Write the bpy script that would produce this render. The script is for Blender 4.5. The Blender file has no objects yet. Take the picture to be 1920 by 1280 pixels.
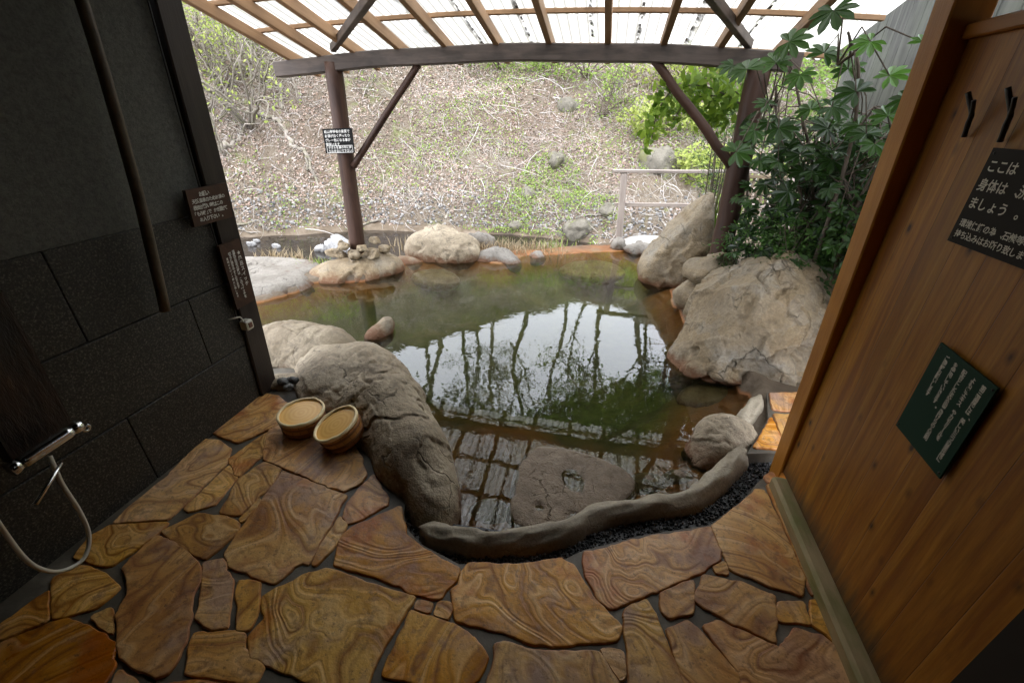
import bpy, bmesh, math, random
import numpy as np
from mathutils import Vector, Matrix, Euler
R = math.radians
random.seed(7); rng = np.random.default_rng(7)
scene = bpy.context.scene
COL = scene.collection

# ------------------------------------------------------------------ camera
F = 800.0; PITCH, YAW, ROLL, EYE = R(28.2), R(11.8), R(-1.0), 1.5
cf = Vector((-math.sin(YAW)*math.cos(PITCH), math.cos(YAW)*math.cos(PITCH), -math.sin(PITCH)))
r0 = Vector((math.cos(YAW), math.sin(YAW), 0)); d0 = cf.cross(r0)
cr = r0*math.cos(ROLL) + d0*math.sin(ROLL); cd = cf.cross(cr)
CAM = Vector((0, 0, EYE))
cam_data = bpy.data.cameras.new('camera'); cam = bpy.data.objects.new('camera', cam_data); COL.objects.link(cam)
cam_data.sensor_width = 36; cam_data.lens = F/1920*36; cam_data.clip_start = 0.02; cam_data.clip_end = 2000
cam.matrix_world = Matrix(((cr.x, -cd.x, -cf.x, 0), (cr.y, -cd.y, -cf.y, 0), (cr.z, -cd.z, -cf.z, EYE), (0, 0, 0, 1)))
scene.camera = cam

# ------------------------------------------------------------------ world, sun, exposure
SUN_EL, SUN_AZ = 62, 200      # high behind the building, veiled by bright cloud
world = bpy.data.worlds.new('World'); scene.world = world; world.use_nodes = True
wn = world.node_tree; wn.nodes.clear()
sky = wn.nodes.new('ShaderNodeTexSky'); sky.sky_type = 'NISHITA'; sky.sun_disc = False
sky.sun_elevation = R(SUN_EL); sky.sun_rotation = R(SUN_AZ); sky.air_density = 1.0; sky.dust_density = 8.0
hsv = wn.nodes.new('ShaderNodeHueSaturation'); hsv.inputs['Saturation'].default_value = 0.3; hsv.inputs['Value'].default_value = 1.3
bg = wn.nodes.new('ShaderNodeBackground'); bg.inputs['Strength'].default_value = 0.15
wo = wn.nodes.new('ShaderNodeOutputWorld')
cloud = wn.nodes.new('ShaderNodeMix'); cloud.data_type = 'RGBA'; cloud.inputs[0].default_value = 0.75   # bright even cloud veil over the sky
cloud.inputs[7].default_value = (22.0, 23.1, 25.4, 1)
wn.links.new(sky.outputs[0], hsv.inputs['Color']); wn.links.new(hsv.outputs[0], cloud.inputs[6]); wn.links.new(cloud.outputs[2], bg.inputs[0]); wn.links.new(bg.outputs[0], wo.inputs[0])
sl = bpy.data.lights.new('sun', 'SUN'); sl.energy = 0.5; sl.angle = R(30); sl.color = (1.0, 0.96, 0.9)
sun = bpy.data.objects.new('sun', sl); COL.objects.link(sun)
sdir = Vector((math.sin(R(SUN_AZ))*math.cos(R(SUN_EL)), math.cos(R(SUN_AZ))*math.cos(R(SUN_EL)), math.sin(R(SUN_EL))))
sun.rotation_euler = sdir.to_track_quat('Z', 'Y').to_euler()
scene.view_settings.view_transform = 'Standard'; scene.view_settings.look = 'None'
scene.view_settings.exposure = 0.95; scene.view_settings.gamma = 1.0
scene.render.engine = 'CYCLES'
scene.cycles.use_denoising = True
scene.cycles.max_bounces = 10; scene.cycles.transparent_max_bounces = 12
scene.cycles.caustics_reflective = False; scene.cycles.caustics_refractive = False
scene.cycles.sample_clamp_indirect = 4.0

# ------------------------------------------------------------------ measuring helpers (photo pixel -> place)
def ray(x, y): return cf + cr*((x-960)/F) + cd*((y-640)/F)
def onz(x, y, z=0.0):
    v = ray(x, y); return CAM + v*((z-EYE)/v.z)
def ony(x, y, Y):
    v = ray(x, y); return CAM + v*(Y/v.y)
def onx(x, y, X):
    v = ray(x, y); return CAM + v*(X/v.x)

# ------------------------------------------------------------------ numpy noise
def _h(ix, iy, iz, s):
    n = (ix*374761393 + iy*668265263 + iz*2147483647 + s*974711) & 0xffffffff
    n = ((n ^ (n >> 13))*1274126177) & 0xffffffff
    n = ((n ^ (n >> 16))*2246822519) & 0xffffffff
    return ((n ^ (n >> 15)) & 0xffffff)/float(0xffffff)
def vnoise(P, s=0):
    P = np.asarray(P, float); i = np.floor(P).astype(np.int64); f = P-i; u = f*f*(3-2*f)
    x, y, z = i[:, 0], i[:, 1], i[:, 2]; r = 0
    for a in (0, 1):
        for b in (0, 1):
            for c in (0, 1):
                w = (u[:, 0] if a else 1-u[:, 0])*(u[:, 1] if b else 1-u[:, 1])*(u[:, 2] if c else 1-u[:, 2])
                r = r + w*_h(x+a, y+b, z+c, s)
    return r*2-1
def fbm(P, o=4, s=0):
    r = 0; a = 1.0; P = np.asarray(P, float)
    for k in range(o): r = r + a*vnoise(P*2**k + 17.3*k, s+k); a *= .5
    return r

# ------------------------------------------------------------------ object helpers
def link(name, me, mat=None, parent=None):
    o = bpy.data.objects.new(name, me); COL.objects.link(o)
    if mat is not None: me.materials.append(mat)
    if parent is not None:
        o.parent = parent; o.matrix_parent_inverse = parent.matrix_world.inverted()
    return o
def mesh(name, V, Fc, mat=None, parent=None, smooth=False, origin=None):
    V = np.asarray(V, float)
    if origin is not None: V = V - np.array(origin)
    me = bpy.data.meshes.new(name)
    me.from_pydata(V.tolist(), [], Fc if isinstance(Fc, list) else Fc.tolist()); me.update()
    if smooth: me.polygons.foreach_set('use_smooth', [True]*len(me.polygons))
    o = link(name, me, mat, None)
    if origin is not None: o.location = origin
    if parent is not None:
        bpy.context.view_layer.update() if False else None
        o.parent = parent; o.matrix_parent_inverse = Matrix.Translation(-Vector(parent.location))
    return o
def thing(name, label, cat, loc, group=None):
    o = bpy.data.objects.new(name, None); COL.objects.link(o); o.location = loc; o.empty_display_size = .1
    return tag(o, label, cat, group)
def tag(o, label, cat, group=None, kind=None):
    if label: o['label'] = label
    if cat: o['category'] = cat
    if group: o['group'] = group
    if kind: o['kind'] = kind
    return o
def structure(o): o['kind'] = 'structure'; return o
class MB:
    def __init__(s): s.V = []; s.F = []; s.n = 0
    def add(s, V, F):
        V = np.asarray(V, float); s.V.append(V); n = s.n
        s.F += [tuple(i+n for i in f) for f in F]; s.n += len(V)
    def build(s, name, mat, parent=None, smooth=False, origin=None):
        return mesh(name, np.concatenate(s.V), s.F, mat, parent, smooth, origin)
def box_vf(p0, p1, w, h, up=(0, 0, 1), seg=1, bev=.004, arch=0.0, wob=0.0, seed=0):
    """bevelled bar from p0 to p1, width w across, height h along 'up'"""
    p0, p1 = np.array(p0, float), np.array(p1, float); a = p1-p0; L = np.linalg.norm(a); a /= L
    up = np.array(up, float); up = up - a*(up@a); up /= np.linalg.norm(up); s = np.cross(a, up)
    b = min(bev, w*.3, h*.3)
    prof = [(-w/2+b, -h/2), (w/2-b, -h/2), (w/2, -h/2+b), (w/2, h/2-b), (w/2-b, h/2), (-w/2+b, h/2), (-w/2, h/2-b), (-w/2, -h/2+b)]
    ts = sorted(set([0, b/L, 1-b/L] + [i/seg for i in range(seg)] + [1])); V = []; F = []
    for k, t in enumerate(ts):
        e = (1 - b/max(w, h)*1.2) if (k == 0 or k == len(ts)-1) else 1
        o = p0 + a*L*t + up*arch*(1-(2*t-1)**2)
        if wob: o = o + up*wob*vnoise([[t*3, seed, 1]], 3)[0] + s*wob*vnoise([[t*3, seed, 9]], 4)[0]
        for (x, y) in prof: V.append(o + s*x*e + up*y*e)
    n = 8
    for k in range(len(ts)-1):
        for j in range(n): F.append((k*n+j, k*n+(j+1) % n, (k+1)*n+(j+1) % n, (k+1)*n+j))
    F.append(tuple(reversed(range(n)))); F.append(tuple(range((len(ts)-1)*n, len(ts)*n)))
    return V, F
def bar(name, p0, p1, w, h, mat, parent=None, **k):
    """a bar whose object x axis runs along it (so wood grain follows)"""
    p0, p1 = Vector(p0), Vector(p1); L = (p1-p0).length
    up = Vector(k.pop('up', (0, 0, 1))); a = (p1-p0).normalized(); up = (up - a*up.dot(a)).normalized(); s = up.cross(a)
    V, Fc = box_vf((0, 0, 0), (L, 0, 0), w, h, **k)
    me = bpy.data.meshes.new(name); me.from_pydata([tuple(v) for v in V], [], Fc); me.update(); me.materials.append(mat)
    o = bpy.data.objects.new(name, me); COL.objects.link(o)
    M = Matrix((a, s, up)).transposed().to_4x4(); M.translation = p0
    o.matrix_basis = M
    if parent is not None: o.parent = parent; o.matrix_parent_inverse = Matrix.Translation(-Vector(parent.location))
    return o
def tube_vf(pts, rad, n=8, wob=0.0, seed=0, cap=True):
    P = [np.array(p, float) for p in pts]; V = []; F = []
    u = None
    for i, p in enumerate(P):
        t = P[min(i+1, len(P)-1)] - P[max(i-1, 0)]; t = t/(np.linalg.norm(t)+1e-9)
        if u is None:
            u = np.cross(t, [0.3, .1, 1]) if abs(t[2]) < .9 else np.cross(t, [1, 0.2, 0])
        u = u - t*(u@t); u /= np.linalg.norm(u)+1e-9; w = np.cross(t, u)
        r = rad[i] if hasattr(rad, '__len__') else rad
        for j in range(n):
            a = 2*math.pi*j/n; rr = r
            if wob: rr = r*(1+wob*vnoise([[math.cos(a)*1.3, math.sin(a)*1.3+seed*5, i*.6]], seed)[0])
            V.append(p + (u*math.cos(a)+w*math.sin(a))*rr)
    for i in range(len(P)-1):
        for j in range(n): F.append((i*n+j, i*n+(j+1) % n, (i+1)*n+(j+1) % n, (i+1)*n+j))
    if cap: F.append(tuple(reversed(range(n)))); F.append(tuple(range((len(P)-1)*n, len(P)*n)))
    return V, F
def tube(name, pts, rad, mat, parent=None, n=10, **k):
    V, Fc = tube_vf(pts, rad, n, **k); return mesh(name, V, Fc, mat, parent, True)
def log(name, p0, p1, ra, rb, mat, parent, seed=0, n=14, seg=14):
    """round log, object x axis along it"""
    p0, p1 = Vector(p0), Vector(p1); L = (p1-p0).length; a = (p1-p0).normalized()
    pts = [(L*i/seg, .006*vnoise([[i*.4, seed, 0]])[0], .006*vnoise([[i*.4, seed, 5]])[0]) for i in range(seg+1)]
    V, Fc = tube_vf(pts, [ra+(rb-ra)*i/seg for i in range(seg+1)], n, wob=.07, seed=seed)
    me = bpy.data.meshes.new(name); me.from_pydata([tuple(v) for v in V], [], Fc); me.update(); me.materials.append(mat)
    me.polygons.foreach_set('use_smooth', [True]*len(me.polygons))
    o = bpy.data.objects.new(name, me); COL.objects.link(o)
    o.matrix_basis = Matrix.Translation(p0) @ a.to_track_quat('X', 'Z').to_matrix().to_4x4()
    if parent is not None: o.parent = parent; o.matrix_parent_inverse = Matrix.Translation(-Vector(parent.location))
    return o
def lathe_vf(prof, n=32):
    V = []; F = []
    for (r, z) in prof:
        for j in range(n): V.append((r*math.cos(2*math.pi*j/n), r*math.sin(2*math.pi*j/n), z))
    for i in range(len(prof)-1):
        for j in range(n): F.append((i*n+j, i*n+(j+1) % n, (i+1)*n+(j+1) % n, (i+1)*n+j))
    return V, F
def catmull(pts, m=6):
    P = [np.array(p, float) for p in pts]; P = [2*P[0]-P[1]] + P + [2*P[-1]-P[-2]]; out = []
    for i in range(1, len(P)-2):
        for k in range(m):
            t = k/m; a, b, c, d = P[i-1:i+3]
            out.append(.5*((2*b)+(-a+c)*t+(2*a-5*b+4*c-d)*t*t+(-a+3*b-3*c+d)*t**3))
    out.append(P[-2]); return out
def set_col(me, cols, name='col'):
    at = me.color_attributes.new(name, 'FLOAT_COLOR', 'POINT'); at.data.foreach_set('color', np.asarray(cols, np.float32).ravel())

# ------------------------------------------------------------------ materials
def newmat(name):
    m = bpy.data.materials.new(name); m.use_nodes = True; nt = m.node_tree; nt.nodes.clear()
    return m, nt
class NT:
    def __init__(s, name): s.m, s.t = newmat(name)
    def n(s, ty, **k):
        nd = s.t.nodes.new('ShaderNode'+ty)
        for a, b in k.items():
            if a[0] == '_': setattr(nd, a[1:], b)
            else:
                key = int(a[1:]) if a[0] == 'i' and a[1:].isdigit() else a.replace('_', ' ')
                if isinstance(b, bpy.types.NodeSocket): s.t.links.new(b, nd.inputs[key])
                else: nd.inputs[key].default_value = b
        return nd
    def coord(s, which='Object', scale=(1, 1, 1), off=None):
        tc = s.n('TexCoord'); mp = s.n('Mapping', Vector=tc.outputs[which], Scale=scale)
        if off is not None: s.t.links.new(off, mp.inputs['Location'])
        return mp.outputs[0]
    def noise(s, vec, scale, detail=5, rough=.6, dist=0):
        return s.n('TexNoise', Vector=vec, Scale=scale, Detail=detail, Roughness=rough, Distortion=dist).outputs['Fac']
    def ramp(s, fac, stops, interp='LINEAR'):
        r = s.n('ValToRGB', Fac=fac); e = r.color_ramp.elements; r.color_ramp.interpolation = interp
        while len(e) < len(stops): e.new(.5)
        for i, (p, c) in enumerate(stops): e[i].position = p; e[i].color = tuple(c)+(1,) if len(c) == 3 else c
        return r.outputs[0]
    def mix(s, fac, a, b, mode='MIX'):
        nd = s.n('Mix', _data_type='RGBA', _blend_type=mode)
        for sock, v in ((nd.inputs[0], fac), (nd.inputs[6], a), (nd.inputs[7], b)):
            if isinstance(v, bpy.types.NodeSocket): s.t.links.new(v, sock)
            else: sock.default_value = v if not isinstance(v, tuple) or len(v) == 4 else v+(1,)
        return nd.outputs[2]
    def math(s, op, a, b=0.0, c=0.0):
        nd = s.n('Math', _operation=op)
        for i, v in enumerate((a, b, c)):
            if isinstance(v, bpy.types.NodeSocket): s.t.links.new(v, nd.inputs[i])
            else: nd.inputs[i].default_value = v
        return nd.outputs[0]
    def bump(s, h, strength=.5, dist=.01, normal=None):
        nd = s.n('Bump', Strength=strength, Distance=dist, Height=h)
        if normal is not None: s.t.links.new(normal, nd.inputs['Normal'])
        return nd.outputs[0]
    def done(s, color, rough=.7, normal=None, **k):
        p = s.n('BsdfPrincipled')
        def put(key, v):
            if isinstance(v, bpy.types.NodeSocket): s.t.links.new(v, p.inputs[key])
            else: p.inputs[key].default_value = v if not (isinstance(v, tuple) and len(v) == 3) else v+(1,)
        put('Base Color', color); put('Roughness', rough)
        if normal is not None: put('Normal', normal)
        for a, b in k.items(): put(a.replace('_', ' '), b)
        o = s.n('OutputMaterial', Surface=p.outputs[0]); s.out = o; s.p = p
        return s.m
def wood(name, dark, light, rough=.6, scale=1.0, knots=0.0, grime=None, spec=.3, bumpd=.002):
    t = NT(name); oi = t.n('ObjectInfo'); off = t.n('CombineXYZ', X=t.math('MULTIPLY', oi.outputs['Random'], 37.0), Y=t.math('MULTIPLY', oi.outputs['Random'], 11.0)).outputs[0]
    v = t.coord('Object', (1.2*scale, 14*scale, 14*scale), off)
    a = t.noise(v, 1.6, 6, .65, .6); b = t.noise(v, 9, 4, .7)
    big = t.noise(t.coord('Object', (1, 1, 1), off), 1.7, 3)
    c = t.ramp(a, [(.3, dark), (.7, light)])
    c = t.mix(t.math('MULTIPLY', b, .35), c, tuple(x*.45 for x in dark), 'MIX')
    c = t.mix(t.ramp(big, [(.35, (0, 0, 0)), (.75, (.6, .6, .6))]), c, tuple(x*1.25 for x in light))
    hv = t.n('HueSaturation', Color=c, Value=t.math('MULTIPLY_ADD', oi.outputs['Random'], .35, .82)).outputs[0]
    if grime: hv = t.mix(t.ramp(t.noise(t.coord('Object', (2, 5, 5), off), 2.2, 5), [(.45, (0, 0, 0)), (.7, (.8, .8, .8))]), hv, grime)
    return t.done(hv, rough, t.bump(t.math('ADD', a, b), .5, bumpd), Specular_IOR_Level=spec)
M_beam = wood('weathered_beam', (.055, .043, .036), (.15, .118, .10), .6, grime=(.035, .03, .027))
M_post = wood('dark_log', (.022, .011, .008), (.085, .045, .031), .5)
M_rafter = wood('cedar_rafter', (.2, .115, .058), (.38, .235, .13), .6)
M_darkpost = wood('dark_square_post', (.012, .008, .006), (.035, .024, .018), .5)
M_pole = wood('bamboo_pole', (.06, .045, .028), (.14, .105, .065), .5)
M_sill = wood('pale_sill', (.22, .16, .08), (.38, .3, .17), .6, grime=(.15, .17, .05))
M_greyplank = wood('grey_plank', (.13, .13, .12), (.3, .3, .28), .85, grime=(.08, .09, .07))
M_rail = wood('grey_rail', (.18, .15, .13), (.42, .36, .32), .8)
M_signwood = wood('sign_board_wood', (.03, .013, .007), (.075, .034, .018), .5)
M_branch = wood('bare_branch', (.12, .10, .08), (.34, .30, .26), .95, scale=2, grime=(.13, .13, .06), bumpd=.01)
M_bark = wood('tree_bark', (.05, .04, .03), (.16, .13, .1), .9)

def flat(name, c, rough=.5, **k): return NT(name).done(c, rough, **k)
M_white = flat('white_paint', (.75, .74, .7), .6)
M_letter = flat('faded_white_letters', (.72, .72, .66), .7)
M_chrome = flat('chrome', (.75, .78, .8), .15, Metallic=1.0)
M_hose = flat('hose_white', (.62, .6, .52), .4)
M_black = flat('black_board', (.014, .014, .014), .7, Specular_IOR_Level=.1)
M_signgrey = flat('dark_grey_sign', (.022, .02, .019), .7, Specular_IOR_Level=.15)
M_green = flat('green_sign', (.012, .045, .03), .6, Specular_IOR_Level=.15)
M_box = flat('ivory_plastic', (.55, .53, .45), .4)
M_red = flat('red_ink', (.35, .02, .02), .6)
M_iron = flat('dark_iron', (.012, .01, .01), .4)

def rock_mat(name, a, b, c, stain=(.15, .065, .028), lo=-.10, hi=.0, dark=(.05, .045, .04), sc=1.0, rough=.75, moss=None, bd=.02, crack=.75):
    t = NT(name); v = t.coord('Object'); geo = t.n('NewGeometry'); sep = t.n('SeparateXYZ', Vector=geo.outputs['Position'])
    n1 = t.noise(v, 3*sc, 6, .6, .4); n2 = t.noise(v, 14*sc, 6, .7); n3 = t.noise(v, 60*sc, 3, .7)
    col = t.ramp(n1, [(.3, a), (.5, b), (.7, c)])
    col = t.mix(t.ramp(n2, [(.30, (.85, .85, .85)), (.5, (0, 0, 0))]), col, dark)
    col = t.mix(t.ramp(n3, [(.42, (.45, .45, .45)), (.55, (0, 0, 0))]), col, tuple(x*.5 for x in b))
    if moss: col = t.mix(t.ramp(t.noise(v, 2.2*sc, 5, .7), [(.5, (0, 0, 0)), (.62, (.85, .85, .85))]), col, moss)
    dv = t.n('VectorMath', _operation='ADD'); t.t.links.new(v, dv.inputs[0]); nzv = t.n('TexNoise', Vector=v, Scale=4*sc, Detail=4); sc3 = t.n('VectorMath', _operation='SCALE'); sc3.inputs['Scale'].default_value = .35/sc; t.t.links.new(nzv.outputs['Color'], sc3.inputs[0]); t.t.links.new(sc3.outputs[0], dv.inputs[1])
    ve = t.n('TexVoronoi', _feature='DISTANCE_TO_EDGE', Vector=dv.outputs[0], Scale=3.2*sc).outputs['Distance']; crk = t.ramp(ve, [(.0, (1, 1, 1)), (.022, (0, 0, 0))]); crk = t.math('MULTIPLY', crk, t.ramp(n1, [(.45, (0, 0, 0)), (.58, (1, 1, 1))]))
    fac_ = t.n('TexVoronoi', Vector=dv.outputs[0], Scale=7*sc).outputs['Color']; fh = t.n('SeparateColor', Color=fac_).outputs[0]
    col = t.mix(t.math('MULTIPLY', crk, crack), col, tuple(x*.3 for x in dark)); col = t.mix(t.math('MULTIPLY', fh, .3), col, c)
    w = t.math('ADD', sep.outputs['Z'], t.math('MULTIPLY', t.math('ADD', t.math('SUBTRACT', n2, .5), t.math('MULTIPLY', t.math('SUBTRACT', n1, .5), 1.2)), .16))
    mr = t.n('MapRange', Value=w, _interpolation_type='SMOOTHSTEP'); mr.inputs['From Min'].default_value = lo; mr.inputs['From Max'].default_value = hi
    mr.inputs['To Min'].default_value = .9; mr.inputs['To Max'].default_value = 0
    col = t.mix(mr.outputs[0], col, stain)
    vo = t.n('TexVoronoi', Vector=v, Scale=26*sc).outputs['Distance']
    pits = t.ramp(vo, [(.05, (0, 0, 0)), (.28, (1, 1, 1))])
    h = t.math('ADD', t.math('MULTIPLY', n2, .9), t.math('ADD', t.math('MULTIPLY', n3, .35), t.math('MULTIPLY', pits, .12))); h = t.math('SUBTRACT', h, t.math('MULTIPLY', crk, .8*crack))
    return t.done(col, rough, t.bump(h, .75, bd), Specular_IOR_Level=.35)
M_rockA = rock_mat('boulder_tan_grey', (.25, .195, .13), (.38, .31, .215), (.5, .42, .305), dark=(.075, .06, .045))
M_rockB = rock_mat('boulder_ochre', (.19, .13, .065), (.31, .235, .14), (.27, .255, .22), dark=(.10, .065, .03))
M_rockC = rock_mat('boulder_pale', (.15, .132, .108), (.23, .208, .178), (.29, .268, .235), lo=-.13, hi=-.04, dark=(.12, .105, .085))
M_rockD = rock_mat('stone_wet_brown', (.12, .085, .055), (.24, .18, .125), (.34, .265, .19), lo=-.3, hi=-.2, sc=2, rough=.28, dark=(.1, .06, .03))
M_rockE = rock_mat('boulder_mossy', (.09, .08, .06), (.15, .135, .105), (.21, .19, .155), moss=(.14, .15, .035), lo=-3, hi=-2.9)
M_rockS = rock_mat('stream_stone', (.25, .245, .24), (.36, .355, .35), (.46, .455, .45), dark=(.18, .18, .18), lo=-.9, hi=-.6, stain=(.15, .14, .13))
M_mortarcurb = rock_mat('smoothed_mortar_curb', (.22, .185, .13), (.36, .305, .22), (.46, .4, .3), lo=-.16, hi=-.03, stain=(.09, .06, .04), dark=(.3, .26, .21), sc=1.6, rough=.5, bd=.005, crack=.35)
M_wetdark = rock_mat('wet_dark_stone', (.07, .07, .07), (.13, .13, .125), (.2, .2, .19), lo=-3, hi=-2.9, sc=4, rough=.12, dark=(.01, .01, .01))
M_concrete = rock_mat('concrete_slab', (.42, .4, .37), (.5, .48, .45), (.56, .54, .5), lo=-.8, hi=-.7)

# ------------------------------------------------------------------ rocks
def smin(a, b, k): h = np.clip(.5+.5*(b-a)/k, 0, 1); return b*(1-h)+a*h-k*h*(1-h)
_ico = {}
def ico(s):
    if s not in _ico:
        bm = bmesh.new(); bmesh.ops.create_icosphere(bm, subdivisions=s, radius=1)
        _ico[s] = (np.array([v.co[:] for v in bm.verts]), [tuple(v.index for v in f.verts) for f in bm.faces]); bm.free()
    return _ico[s]
def rock(name, mat, blobs, label=None, cat='rock', group=None, sub=5, k=.08, planes=(), center=None, amp=.02, fs=3.0, seed=0, ridge=0.0, dents=(), sharp=.03, pit=.004, facet=0.0, ff=3.0):
    """blobs: (cx,cy,cz, rx,ry,rz, rotz deg); planes: (nx,ny,nz,d) keeps n.p<d relative to the centre"""
    D, Fc = ico(sub); B = np.array([b[:3] for b in blobs])
    c = np.array(center) if center is not None else B.mean(0)
    Rm = max(np.linalg.norm(np.array(b[:3])-c)+max(b[3:6]) for b in blobs)*1.1
    def sdf(P):
        d = None
        for b in blobs:
            q = P-np.array(b[:3]); a = R(b[6] if len(b) > 6 else 0); ca, sa = math.cos(a), math.sin(a)
            q = np.stack([q[:, 0]*ca+q[:, 1]*sa, -q[:, 0]*sa+q[:, 1]*ca, q[:, 2]], 1); r = np.array(b[3:6])
            k0 = np.linalg.norm(q/r, axis=1); k1 = np.linalg.norm(q/r**2, axis=1)+1e-9; e = k0*(k0-1)/k1
            d = e if d is None else smin(d, e, k)
        for pl in planes:
            n = np.array(pl[:3], float); n /= np.linalg.norm(n); e = (P-c)@n-pl[3]; d = -smin(-d, -e, sharp)
        return d
    t = np.full(len(D), Rm)
    for _ in range(70): t = np.clip(t-.8*sdf(c+D*t[:, None]), .01, Rm*1.5)
    P = c+D*t[:, None]
    n1 = fbm(P*fs+seed*7.7, 7, seed); P = P+D*(amp*n1)[:, None]
    if pit:
        pn = vnoise(P*26+seed, seed+3); pn2 = vnoise(P*60+seed, seed+4); P = P-D*(pit*(np.clip(pn-.30, 0, 1)*1.5+np.clip(pn2-.25, 0, 1)*.6))[:, None]
    if facet:
        Q = P*ff+seed*3.3+.35*np.stack([vnoise(P*5, 1), vnoise(P*5, 2), vnoise(P*5, 3)], 1); I = np.floor(Q).astype(np.int64); best = np.full(len(Q), 9.0); off = np.zeros(len(Q))
        for a in (-1, 0, 1):
            for b in (-1, 0, 1):
                for c_ in (-1, 0, 1):
                    J = I+np.array([a, b, c_]); h = [_h(J[:, 0], J[:, 1], J[:, 2], q) for q in (11, 12, 13, 14, 15, 16)]
                    cc = J+np.stack(h[:3], 1); dd = ((Q-cc)**2).sum(1); o_ = ((Q-cc)*(np.stack(h[3:], 1)*2-1)).sum(1); m_ = dd < best; best = np.where(m_, dd, best); off = np.where(m_, o_, off)
        P = P+D*(facet*off)[:, None]
    if ridge:
        rd = np.abs(fbm(P*fs*1.3+seed*3.1+50, 3, seed+9)); P = P-D*(ridge*np.clip(.16-rd, 0, 1)/.16)[:, None]
    for (dx, dy, dz, dr, dd) in dents:
        w = np.exp(-((P-np.array([dx, dy, dz]))**2).sum(1)/dr**2); P = P-D*(w*dd)[:, None]
    o = mesh(name, P, Fc, mat, None, True, origin=(c[0], c[1], min(P[:, 2])))
    if label: tag(o, label, cat, group)
    return o
def simple_rock(name, mat, c, r, rot=0, label=None, cat='rock', group=None, sub=4, seed=0, nplanes=5, amp=.12, cut=(.62, .85)):
    rs = random.Random(seed*13+5); m = max(r)
    pl = []
    for i in range(nplanes):
        v = Vector((rs.uniform(-1, 1), rs.uniform(-1, 1), rs.uniform(-.1, 1))).normalized()
        ext = math.sqrt((v.x*r[0])**2+(v.y*r[1])**2+(v.z*r[2])**2)
        pl.append((v.x, v.y, v.z, ext*rs.uniform(*cut)))
    return rock(name, mat, [(c[0], c[1], c[2], r[0], r[1], r[2], rot)], label, cat, group, sub, planes=pl, amp=amp*min(r), fs=1.6/m, seed=seed, sharp=.006, facet=.25*min(r), ff=1.3/m, pit=.03*min(r))

# ------------------------------------------------------------------ pool outline and terrain
WZ = -.10
PO = [(-4.2, 1.9), (-3.9, 2.7)] + [tuple(onz(x, y, WZ)[:2]) for (x, y) in
      [(480, 572), (560, 549), (590, 532), (680, 530), (735, 508), (770, 493), (880, 489), (940, 497), (985, 482), (1060, 478), (1100, 475), (1190, 472), (1226, 490), (1268, 520),
       (1250, 545), (1258, 566), (1280, 605), (1312, 640), (1330, 662), (1368, 710), (1402, 748), (1385, 778), (1312, 830), (1318, 862), (1290, 905), (1240, 935), (1150, 955), (1040, 985), (960, 1000), (860, 985)]] + [(-.8, 1.35), (-1.6, 1.75), (-2.2, 2.1), (-2.6, 1.9)]
PO = np.array(PO)
def pdist(X, Y, P=PO):
    """signed distance to polygon (negative inside)"""
    d = np.full(X.shape, 1e9); ins = np.zeros(X.shape, bool); n = len(P)
    for i in range(n):
        a, b = P[i], P[(i+1) % n]; e = b-a; wx, wy = X-a[0], Y-a[1]
        t = np.clip((wx*e[0]+wy*e[1])/(e@e), 0, 1); d = np.minimum(d, (wx-e[0]*t)**2+(wy-e[1]*t)**2)
        c = ((a[1] <= Y) & (b[1] > Y)) | ((b[1] <= Y) & (a[1] > Y))
        with np.errstate(divide='ignore', invalid='ignore'):
            xi = a[0]+(Y-a[1])/(b[1]-a[1] if b[1] != a[1] else 1e-9)*e[0]
        ins ^= c & (X < xi)
    d = np.sqrt(d); return np.where(ins, -d, d)
FB = (np.array([-40, -12, -7, -6, -4.8, -3.2, -1.9, -.7, .2, 1.5, 5, 12, 40]), np.array([4.0, 5.2, 7.06, 7.54, 8.3, 8.48, 8.72, 8.6, 8.35, 8.5, 9.2, 10.5, 16]))
def ybank(X): return np.interp(X, *FB)
def sm(x, a, b): t = np.clip((x-a)/(b-a), 0, 1); return t*t*(3-2*t)
def ground_h(X, Y):
    X = np.asarray(X, float); Y = np.asarray(Y, float); P = np.stack([X.ravel()*1.0, Y.ravel(), 0*X.ravel()], 1)
    nz = fbm(P*2.5, 4, 3).reshape(X.shape); nz2 = fbm(P*.5, 4, 5).reshape(X.shape)
    d = pdist(X, Y); h = -.05+.02*nz
    h = np.where((X > .9) & (Y > 1.9), .02+.06*nz+.10*sm(X, 1.1, 2.2), h)
    far = 1-.0*X
    # bank falling to the stream on the far side
    yn = ybank(X)-np.interp(X, [-7, -5, -3, -1.6, 0], [2.6, 2.6, 2.3, 1.7, 1.7])-.15*nz
    rimy = np.interp(X, [-6, -3.1, -2.3, -1.4, -.4, .6, 1.2], [3.6, 3.8, 4.35, 4.95, 5.6, 6.3, 6.6])
    s = sm((Y-rimy)/(np.maximum(yn-rimy, .3)), 0, 1)
    h = h*(1-s)+(-.86+.03*nz)*s
    yb = ybank(X)
    h = np.where(Y > yb-.25, h+sm(Y, yb-.25, yb+.3)*.3, h)
    # house floor area stays below the paving
    inside = (X > -2.1) & (X < 1.2) & (Y < 1.9)
    h = np.where(inside, -.12, h)
    # pool basin
    dep = .16+.36*sm(Y, 1.9, 3.0)*(1-.75*sm(X, .35, .75))
    h = np.where(d < .03, -.115-dep*(1-np.exp(-np.maximum(-d, 0)/.42))+.06*nz*sm(-d, 0, .3), h)
    h = np.where((d >= .03) & (d < .30) & (Y > 4.2), -.088+.012*nz, h)
    return h
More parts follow.
